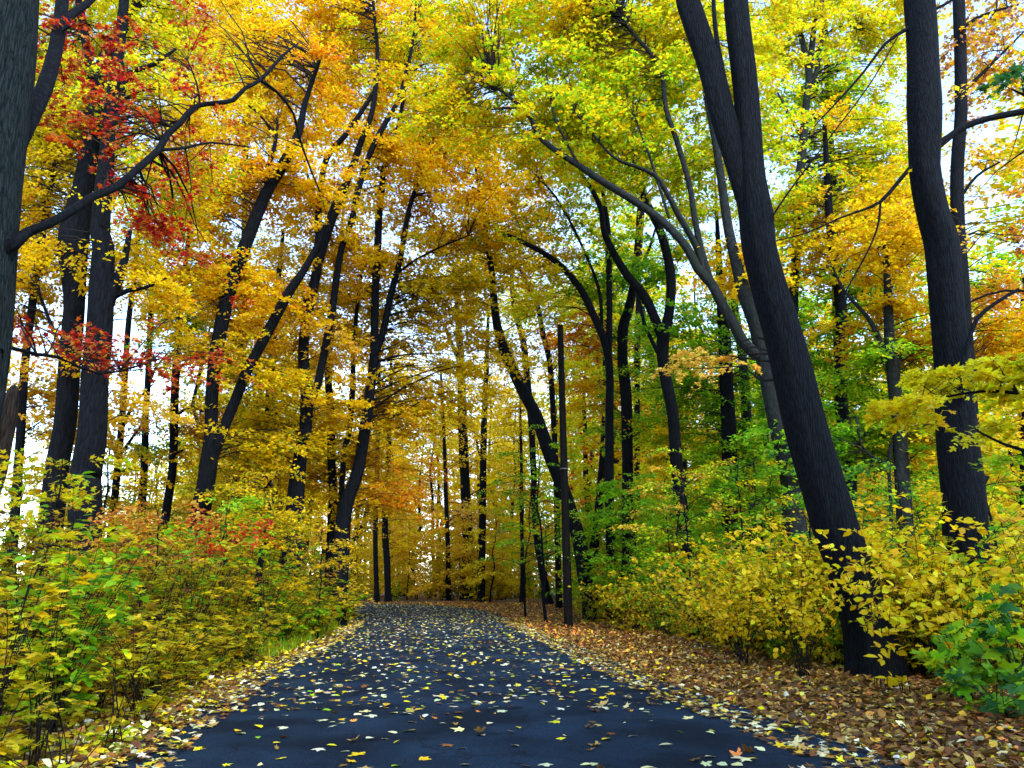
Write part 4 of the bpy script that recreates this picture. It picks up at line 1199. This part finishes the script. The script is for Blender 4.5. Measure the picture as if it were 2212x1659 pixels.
def shrub(name, label, x, y, h, spread, nst, nleaf, size, shape, pal, seed, single=0, group=None, lo=0.35, tilt=0.45, flat=0.5, stem_r=0.008, cat='shrub', bias=(0, 0)):
    """Many thin stems from one root; leaves on side twigs along their upper part. single: how many leaves become leaf objects."""
    g = np.random.default_rng(seed + 9000)
    root = np.array((x, y, gz(x, y)))
    th = empty(name, root)
    tag(th, label, cat, group)
    B = Buf()
    L = []
    stems = []
    for k in range(nst):
        a = g.uniform(0, 6.283)
        rr = spread * math.sqrt(g.uniform(0.02, 1.0))
        hh = h * g.uniform(0.6, 1.05) * (1 - 0.25 * (rr / spread) ** 2)
        b0 = root + np.array((g.normal(0, 0.06), g.normal(0, 0.06), -0.04))
        tip = root + np.array((rr * math.cos(a) + bias[0] * hh, rr * math.sin(a) + bias[1] * hh, hh))
        ctl = root + np.array((rr * math.cos(a) * 0.25, rr * math.sin(a) * 0.25, hh * 0.65)) + g.normal(0, 0.06, 3)
        P = bezier(b0, ctl, tip, 7)
        stems.append(P)
        B.line(P, np.linspace(stem_r, stem_r * 0.35, 7))
    per = max(1, nleaf // nst)
    PP, NN, DD = [], [], []
    for P in stems:
        ntw = max(2, per // 6)
        for t in np.linspace(lo, 1.0, ntw):
            f = min(t * 6, 5.999)
            i0 = int(f)
            s = P[i0] + (P[i0 + 1] - P[i0]) * (f - i0)
            a = g.uniform(0, 6.283)
            ln = g.uniform(0.5, 1.1) * (0.10 + 0.30 * spread) * (1.25 - 0.5 * t)
            dr = np.array((math.cos(a), math.sin(a), g.normal(0.12, 0.2)))
            e = s + dr * ln
            B.line(np.array([s, e]), [stem_r * .4, stem_r * .2])
            m = max(2, per // ntw)
            for q in range(m):
                u = g.uniform(0.15, 1.05)
                p = s + dr * ln * u + g.normal(0, 0.015, 3)
                sd = np.cross(dr, (0, 0, 1.0)) * (1 if q % 2 else -1)
                PP.append(p)
                NN.append(np.array((0, 0, 1.0)) * flat * 2 + g.normal(0, tilt, 3))
                DD.append(sd * 0.9 + dr * 0.7 + g.normal(0, 0.35, 3) + np.array((0, 0, -0.25)))
    PP, NN, DD = np.array(PP), np.array(NN), np.array(DD)
    keep = PP[:, 2] > root[2] + 0.03
    PP, NN, DD = PP[keep], NN[keep], DD[keep]
    S = size * g.uniform(0.55, 1.25, len(PP))
    C = pick_cols(pal, len(PP), g)
    tag(obj('stems', B.mesh('stems', root), M_TWIG, th), kind='stuff')
    if single:
        vis = np.argsort(-S / np.maximum(PP[:, 1], 1))[:single]
        m = np.zeros(len(PP), bool)
        m[vis] = True
        for q in np.where(m)[0]:
            put_leaf('leaf', shape, M_LEAF1, PP[q], NN[q], DD[q], S[q], C[q], th, root)
        PP, NN, DD, S, C = PP[~m], NN[~m], DD[~m], S[~m], C[~m]
    if len(PP):
        tag(obj('foliage', build_leaves('foliage', PP, NN, DD, S, C, shape, root), M_LEAF, th), kind='stuff')
    return th


def on(px, py):
    """Ground point under a picture position."""
    v = (CY - py) / F
    dz_, dy_ = SP + v * CP, CP - v * SP
    t = EYE / -dz_
    for _ in range(6):
        x, y = (px - CX) / F * t, dy_ * t
        t = (EYE - gz(x, y)) / -dz_
    return (px - CX) / F * t, dy_ * t


OVY = [(Y_, 2), ('lemon', 1.2), (G_, .6)]
# right side: yellow oval-leaved bushes round the big leaning trunk (px, distance, height, spread ...)
R_SH = [
    ('yellow oval-leaved bush in front of the foot of the big leaning trunk', 1890, 11.8, 2.35, 1.05, 13, 420, .13, 'oval', OVY, 290),
    ('airy yellow bush with large oval leaves before the big upright trunk', 2075, 11.2, 2.2, 0.8, 10, 260, .14, 'oval', OVY, 240),
    ('dense yellow bush left of the big leaning trunk, bare wands at its foot', 1720, 13.2, 2.25, 1.25, 24, 1000, .105, 'oval', [(Y_, 3), (G_, 1), ('lemon', 1)], 280),
    ('broad gold-yellow bush at the litter edge, left of the bush with bare wands', 1600, 15.5, 2.1, 1.2, 22, 1300, .105, 'oval', [(Y_, 3), (G_, 1.4), ('lemon', .6)], 280),
    ('small yellow seedling with long leaves before the big leaning trunk', 1925, 11.0, 0.85, 0.32, 5, 44, .15, 'oval', [(Y_, 2), (G_, 1)], 44),
    ('broad-leaved green seedling on the litter right of the big leaning trunk', 2060, 10.4, 1.05, 0.6, 10, 190, .20, 'maple', [(GR, 3), ('deep', 1), (YG, .7)], 190),
    ('tall broad-leaved green seedling below the hanging yellow spray', 2180, 9.9, 1.45, 0.65, 10, 190, .19, 'maple', [(GR, 3), ('deep', 1.3), (YG, .5)], 190),
    ('low deep green plant on the litter under the tall green seedling', 2130, 9.2, 0.55, 0.6, 9, 90, .17, 'maple', [('deep', 2), (GR, 2)], 90),
    ('yellow oval-leaved bush leaning over the tall green seedling', 2215, 10.6, 2.1, 0.9, 10, 260, .13, 'oval', [(Y_, 2), (YG, 1), ('lemon', 1)], 180),
    ('yellow bush filling the space between the big leaning and upright trunks', 1990, 13.4, 2.0, 1.1, 16, 700, .11, 'oval', [(Y_, 2), (YG, .7), ('lemon', 1)], 200),
]
for k, (lab, px, d_, h, sp, ns, nlv, sz_, shp, pal, single) in enumerate(R_SH):
    shrub('shrub' if h > 1.1 else 'seedling', lab, px_ground(px, d_), d_, h, sp, ns, nlv, sz_, shp, pal, k, single, lo=.45 if shp == 'oval' and h > 1.6 else .3, tilt=.75 if shp == 'oval' else .45, cat='shrub' if h > 1.1 else 'plant')
gs = np.random.default_rng(21)
RS2 = []
for k in range(100):
    px = gs.uniform(1255, 2230)
    front = np.interp(px, [1255, 1400, 1520, 1800, 2212], [34.5, 28, 20, 14.2, 12.2])
    d_ = front + abs(gs.normal(0, 3.2)) * (0.6 if px > 1600 else 1.0)
    RS2.append((px, d_))
for k, (px, d_) in enumerate(RS2):
    if px > 1840 and gs.uniform() < 0.3:
        continue
    pi = int(gs.integers(0, 4))
    pal, cn = [([(Y_, 3), (G_, 1)], 'yellow'), ([(Y_, 2), ('olive', 1)], 'olive-yellow'), ([(G_, 2), ('olive', 1), (YG, 1)], 'golden'), ([(GR, 2), (YG, 1), ('brush', .6)], 'yellow-green')][pi]
    lab = cn + ' leafy shrub in the thicket between the pole and the big trunks'
    X_ = px_ground(px, d_)
    variant(('thicket', pi), 2, gs, lambda: shrub('shrub', lab, X_, d_, gs.uniform(1.6, 2.2), gs.uniform(.9, 1.3), 13, 680, .105, 'oval', pal, 100 + k, group='shrubs of the right thicket', lo=.12),
            X_, d_, lab, 'shrubs of the right thicket', .6, 1.7)

# the airy yellow front row along the litter
for k, px in enumerate(np.linspace(1270, 1700, 20)):
    d_ = float(np.interp(px, [1255, 1400, 1520, 1650, 1800, 2212], [34, 26.5, 20.5, 17, 14.8, 12.5])) + gs.normal(0, .7)
    X_ = px_ground(px + gs.normal(0, 12), d_)
    pi = k % 3
    lab = ['airy bright yellow shrub', 'airy green-and-yellow shrub', 'airy golden shrub'][pi] + ' on the edge of the litter right of the lane'
    variant(('front', pi), 2, gs, lambda: shrub('shrub', lab, X_, d_, gs.uniform(1.5, 1.9), 1.4, 14, 620, .11, 'oval', [[(Y_, 2), ('brush', 1.4), ('lemon', .5)], [('olive', 2), (GR, 1), ('brush', 1.2)], [(G_, 1.6), ('brush', 1.2), ('peach', .6), ('rust', .3)]][pi], 700 + k, group='airy shrubs edging the litter', lo=.05, tilt=.7),
            X_, d_, lab, 'airy shrubs edging the litter', .55, 1.5)

# the thicket goes on to the right of the green seedlings
for k in range(26):
    y = gs.uniform(8.5, 22)
    x = y * gs.uniform(.70, 1.05) + 0.4
    pi = int(gs.integers(0, 4))
    copy_thing(VAR[('thicket', pi)][int(gs.integers(0, 2))], x, y, gs.uniform(0, 6.28), gs.uniform(.8, 1.4), ['yellow', 'olive-yellow', 'golden', 'yellow-green'][pi] + ' leafy shrub beyond the tall green seedling, away from the lane', 'shrubs beyond the tall green seedling')
for k in range(16):
    y = gs.uniform(20, 52)
    sd_ = 1 if k % 2 else -1
    x = y * gs.uniform(.74, 1.1) * sd_
    pi = int(gs.integers(0, 3))
    copy_thing(VAR[('forest', 'right' if sd_ > 0 else 'left', pi)][0], x, y, gs.uniform(0, 6.28), gs.uniform(.85, 1.1),
               (['tall yellow tree', 'tall green tree', 'tall golden tree'] if sd_ > 0 else ['tall orange-gold tree', 'tall deep yellow tree', 'tall lemon-yellow tree'])[pi] + (' deep in the wood beyond the big upright trunk' if sd_ > 0 else ' deep in the wood left of the thick grey trunk'),
               'trees deep in the wood off the lane')

# low growth beyond the bend
for k in range(85):
    y = gs.uniform(57, 92)
    x = gs.uniform(-.42, .30) * y
    d, s_ = road_dist(x, y)
    if d[0] < HALF + 1.0:
        continue
    pi = int(gs.integers(0, 4))
    copy_thing(VAR[('thicket', pi)][int(gs.integers(0, 2))], x, y, gs.uniform(0, 6.28), gs.uniform(.9, 1.6), ['yellow', 'olive-yellow', 'golden', 'yellow-green'][pi] + ' low bush under the trees beyond the road bend', 'low bushes beyond the bend')

# left side: maple seedlings and brush, rising away from the road
L_SH = [
    ('green broad-leaved bush below the heavy dark pair, tallest of the left brush', 150, 8.6, 2.6, 0.85, 18, 900, .135, 'oval', [(YG, 1), (GR, 3)], 280),
    ('yellow maple brush at the left, leaves large and flat', 25, 6.6, 1.9, 0.7, 10, 200, .125, 'maple', [('brush', 2), (Y_, .6), (YG, 1), ('lemon', 1)], 200),
    ('yellow-green maple brush standing before the green bush', 130, 7.2, 1.45, 0.7, 10, 200, .12, 'maple', [(YG, 1.5), ('brush', 1.5), ('olive', 1)], 200),
    ('golden maple seedlings nearest the left edge of the asphalt', 190, 6.3, 0.75, 0.55, 8, 110, .115, 'maple', [('brush', 2), (Y_, .6), ('olive', 1)], 110),
    ('lime green seedling on the leaf litter by the left road edge', 110, 5.9, 0.45, 0.3, 5, 40, .11, 'maple', [(YG, 2), (GR, 1)], 40),
    ('yellow maple seedlings before the russet young maple', 330, 9.4, 1.4, 0.7, 9, 190, .115, 'maple', [('brush', 2), (Y_, .6), ('lemon', 1), ('olive', 1)], 180),
    ('bright lime seedling with oval leaves in the left brush', 285, 8.2, 1.05, 0.4, 6, 90, .10, 'oval', [(YG, 2), (GR, .5), ('lemon', 1)], 90),
    ('tall yellow brush with a leaning twig at the far left', 20, 7.6, 2.6, 0.7, 10, 260, .12, 'maple', [('brush', 2), (Y_, .6), (G_, 1), (YG, 1)], 180),
]
for k, (lab, px, d_, h, sp, ns, nlv, sz_, shp, pal, single) in enumerate(L_SH):
    shrub('shrub' if h > 1.1 else 'seedling', lab, px_ground(px, d_), d_, h, sp, ns, nlv, sz_, shp, pal, 40 + k, single, lo=.15, cat='shrub' if h > 1.1 else 'plant', flat=.8)
gs = np.random.default_rng(22)
for k in range(270):
    y = 5.4 + 36 * gs.uniform() ** 1.3
    off = HALF + 0.55 + abs(gs.normal(0, 2.2))
    i0 = int(np.argmin(abs(RCF[:, 1] - y)))
    x = RCF[i0, 0] - off
    if abs(x / y) > 0.72:
        continue
    inn = off - HALF
    h = float(np.clip(0.25 + (0.5 if y < 8.5 else 0.85 if y < 14 else 1.1) * inn + gs.normal(0, .2), .25, 2.5))
    pals = [([('brush', 2.4), ('olive', 1.6), ('litter', .8), (Y_, .5)], 'olive-yellow'), ([(YG, .3), ('olive', 2.4), ('litter', .7)], 'olive'), ([('brush', 3), ('olive', .8), (G_, .5), (Y_, .8)], 'yellow'), ([(GR, 2), ('olive', 1)], 'green'), ([(GR, 1.6), ('olive', 1.4), ('litter', .6)], 'dull green'), ([('rust', 1), (G_, 1), ('litter', 1)], 'russet')]
    pi = int(gs.choice(6, p=[.34, .12, .34, .08, .04, .08])) if y < 15 else int(gs.choice(6, p=[.25, .22, .2, .15, .12, .06]))
    pal, cn = pals[pi]
    size_c = 'tall' if h > 1.5 else 'waist-high' if h > .7 else 'knee-high'
    h0 = {'tall': 2.3, 'waist-high': 1.05, 'knee-high': .5}[size_c]
    lab = '%s %s %s' % (size_c, cn, {'tall': 'maple brush at the back of the left bank', 'waist-high': 'maple brush on the slope of the left bank', 'knee-high': 'seedling along the left road edge'}[size_c])
    grp = {'tall': 'tall brush on the left bank', 'waist-high': 'waist-high brush on the left bank', 'knee-high': 'seedlings along the left road edge'}[size_c]
    variant(('bank', size_c, pi), 1, gs, lambda: shrub('seedling' if h < .7 else 'maple_brush', lab, x, y, h0, {'tall': 1.0, 'waist-high': .8, 'knee-high': .5}[size_c], 11, {'tall': 430, 'waist-high': 310, 'knee-high': 130}[size_c],
            .115, 'maple3', pal, 200 + k, group=grp, lo=.08, flat=.8, cat='plant' if h < .7 else 'shrub'), x, y, lab, grp, .6, 1.4)

# brush standing right at the left road edge towards the bend
for k in range(24):
    y = gs.uniform(22, 41)
    i0 = int(np.argmin(abs(RCF[:, 1] - y)))
    x = RCF[i0, 0] - HALF - gs.uniform(.35, 1.1)
    pi = [1, 2, 3][k % 3]  # olive, yellow, green
    key = ('bank', 'waist-high', pi)
    if key in VAR:
        copy_thing(VAR[key][0], x, y, gs.uniform(0, 6.28), gs.uniform(1.2, 1.75), ['olive', 'yellow', 'green'][k % 3] + ' brush crowding the left road edge before the bend', 'brush crowding the left road edge')

# grass on the left verge towards the bend
g = np.random.default_rng(31)
N = 9000
yy = 17 + 33 * g.uniform(0, 1, N) ** .9
ii = np.array([np.argmin(abs(RCF[:, 1] - q)) for q in yy])
xx = RCF[ii, 0] - HALF - 0.25 - abs(g.normal(0, .9, N))
zz = ground(xx, yy)
hh = g.uniform(.12, .42, N)
a = g.uniform(0, 6.283, N)
ln = g.uniform(.2, .7, N) * hh
P0 = np.column_stack([xx, yy, zz - .02])
tip = P0 + np.column_stack([np.cos(a) * ln, np.sin(a) * ln, hh])
wd = np.column_stack([-np.sin(a), np.cos(a), np.zeros(N)]) * .008
mid = P0 + np.column_stack([np.cos(a) * ln * .3, np.sin(a) * ln * .3, hh * .6])
V = np.stack([P0 - wd, P0 + wd, mid + wd * .8, mid - wd * .8, tip], 1).reshape(-1, 3)
b5 = (np.arange(N) * 5)[:, None]
T = np.vstack([b5 + np.array([[0, 1, 2]]), b5 + np.array([[0, 2, 3]]), b5 + np.array([[3, 2, 4]])])
C = np.ones((N, 5, 4))
C[..., :3] = pick_cols([(GR, 2), ('olive', 1), (YG, 1)], N, g)[:, None, :]
tag(obj('verge_grass', mesh_from('verge_grass', V, T, C.reshape(-1, 4)), M_LEAF), 'green grass along the left verge towards the bend', 'grass', kind='stuff')


# ------------------------------------------------------------------ fallen leaves
def litter(name, label, N, sampler, pal, smin, smax, shapes, seed, tilt=.16, lift=.012):
    g = np.random.default_rng(seed)
    x, y = sampler(g, N)
    z = surf_z(x, y)
    for k, shp in enumerate(shapes):
        m = np.arange(len(x)) % len(shapes) == k
        n_ = int(m.sum())
        nr = np.array((0, 0, 1.0)) + g.normal(0, tilt, (n_, 3))
        a = g.uniform(0, 6.283, n_)
        dr = np.column_stack([np.cos(a), np.sin(a), np.zeros(n_)])
        s = g.uniform(smin, smax, n_)
        pos = np.column_stack([x[m], y[m], z[m] + lift + np.abs(g.normal(0, lift * .8, n_))])
        o = obj(name, build_leaves(name, pos, nr, dr, s, pick_cols(pal, n_, g, .22), shp), M_LITTER)
        tag(o, label[k] if isinstance(label, list) else label, 'leaves', kind='stuff')


def wedge(y0, y1, pw, off0, off1, side, fall=None):
    def f(g, N):
        y = y0 + (y1 - y0) * g.uniform(0, 1, N) ** pw
        ii = np.array([np.argmin(abs(RCF[:, 1] - q)) for q in y])
        if fall:
            off = off0 + np.abs(g.normal(0, fall, N))
        else:
            off = g.uniform(off0, off1, N)
        x = RCF[ii, 0] + side * off
        k = np.abs(x / np.maximum(y, .1)) < .80
        return x[k], y[k]
    return f


def road_s(y0, y1, pw):
    def f(g, N):
        y = y0 + (y1 - y0) * g.uniform(0, 1, N) ** pw
        ii = np.array([np.argmin(abs(RCF[:, 1] - q)) for q in y])
        t = np.clip(g.uniform(-1, 1, N), -1, 1)
        return RCF[ii, 0] + t * HALF * 1.02, y
    return f


MIXR = [('litter', 7), ('peach', .25), (Y_, .35), ('pale', .35), ('rust', .5)]
litter('leaf_litter', ['brown and tan lobed leaves carpeting the ground right of the lane', 'brown and tan oval leaves carpeting the ground right of the lane'], 46000, wedge(5.0, 24, 1.15, HALF + .05, 9.7, 1), MIXR, .06, .13, ['leaf4', 'diamond'], 51, .38, .02)
litter('leaf_litter', 'russet leaves carpeting the ground far along the right side', 26000, wedge(22, 56, 1.0, HALF - .1, 12, 1), [('litter', 3), ('rust', 1.5), (Y_, .3)], .09, .16, ['diamond'], 52, .35, .02)
litter('leaf_litter', ['tan and yellow lobed leaves carpeting the left bank', 'tan and yellow oval leaves carpeting the left bank'], 26000, wedge(4.8, 34, 1.25, HALF - .12, 7.5, -1), [('litter', 3), ('pale', 1), (Y_, 1), ('olive', .8)], .06, .13, ['leaf4', 'diamond'], 53, .35, .02)
litter('leaf_litter', 'thick drift of pale and yellow leaves along the left road edge', 2200, wedge(5.0, 34, 1.1, HALF - .5, 0, -1, .4), [('pale', 1.5), (Y_, .9), ('litter', 3), ('peach', .8)], .06, .13, ['maple3'], 54, .2)
litter('leaf_litter', 'thick drift of pale and yellow leaves along the right road edge', 3600, wedge(5.0, 36, 1.1, HALF - .75, 0, 1, .7), [('pale', 1.3), (Y_, .7), ('litter', 4), ('peach', .7)], .06, .13, ['maple3'], 55, .2)
litter('leaf_litter', ['pale lobed leaves scattered over the asphalt farther up the lane', 'pale oval leaves scattered over the asphalt farther up the lane'], 5200, road_s(10.0, 54, 1.0), [('pale', 3), (Y_, 2), ('litter', 2), (YG, .5)], .07, .14, ['maple3', 'oval'], 56, .16, .008)

litter('leaf_litter', 'brown leaves carpeting the ground under the thicket far right of the lane', 9000, lambda g_, N: (g_.uniform(7, 18, N), g_.uniform(6, 20, N)), [('litter', 6), (Y_, .4), ('rust', .6)], .09, .15, ['diamond'], 57, .35, .02)

# fallen sticks
g = np.random.default_rng(91)
for k in range(14):
    y = g.uniform(7, 20)
    i0 = int(np.argmin(abs(RCF[:, 1] - y)))
    sd_ = 1 if k % 3 else -1
    x = RCF[i0, 0] + sd_ * (HALF + g.uniform(.3, 3.2))
    a = g.uniform(0, 6.283)
    L_ = g.uniform(.35, 1.1)
    ts = np.linspace(-.5, .5, 6)
    px_, py_ = x + math.cos(a) * L_ * ts + g.normal(0, .02, 6), y + math.sin(a) * L_ * ts + g.normal(0, .02, 6)
    P = np.column_stack([px_, py_, surf_z(px_, py_) + .035])
    c = P[2].copy()
    B = Buf()
    B.add(*tube(P - c, np.linspace(.013, .005, 6), 6, .1, k))
    o = obj('fallen_stick', B.mesh('fallen_stick'), M_DEAD, None, c)
    tag(o, 'thin bare fallen stick lying on the leaf litter ' + ('right' if sd_ > 0 else 'left') + ' of the lane', 'stick', 'fallen sticks ' + ('right' if sd_ > 0 else 'left') + ' of the lane')

# the largest fallen leaves, one by one
g = np.random.default_rng(61)
kinds = [('pale', 'pale cream-yellow fallen leaf lying flat on the dark asphalt', 'pale fallen leaves on the asphalt', 150),
         ('yellow', 'bright yellow fallen leaf lying on the dark asphalt', 'yellow fallen leaves on the asphalt', 62),
         ('litter', 'curled brown fallen leaf lying on the dark asphalt', 'brown fallen leaves on the asphalt', 62),
         ('rust', 'reddish rust-coloured fallen leaf lying on the dark asphalt', 'rusty fallen leaves on the asphalt', 14),
         ('green', 'green fallen leaf lying on the dark asphalt', 'green fallen leaves on the asphalt', 8)]
TM['maple_curl'] = tmpl_fan(MAPLE, curl=-.55)
TM['oak_curl'] = tmpl_fan(OAK, curl=-1.0)
TM['maple_flat'] = tmpl_fan(MAPLE, curl=.05)
TM['oval_flat'] = tmpl_oval(.04, .33)
for pal, lab, grp, N in kinds:
    y = 5.6 + 6.2 * g.uniform(0, 1, N) ** 1.15
    ii = np.array([np.argmin(abs(RCF[:, 1] - q)) for q in y])
    x = RCF[ii, 0] + g.uniform(-1, 1, N) * HALF * .97
    z = surf_z(x, y)
    cols = pick_cols(pal, N, g, .15)
    for k in range(N):
        shp = ['oval_flat', 'maple_flat', 'oval_flat', 'maple3'][g.integers(0, 4)]
        if pal in ('litter', 'rust'):
            shp = ['maple_curl', 'oak_curl', 'maple3'][g.integers(0, 3)]
        a = g.uniform(0, 6.283)
        nr = np.array((0, 0, 1.0)) + g.normal(0, .14 if 'curl' not in shp else .3, 3)
        s = g.uniform(.075, .145) * (1.15 if 'maple' in shp and pal != 'rust' else .8 if pal == 'rust' else 1.0)
        o = put_leaf('fallen_leaf', shp, M_FALLEN, np.array((x[k], y[k], z[k] + .010)), nr, np.array((math.cos(a), math.sin(a), 0)), s, cols[k])
        tag(o, lab, 'leaf', grp)
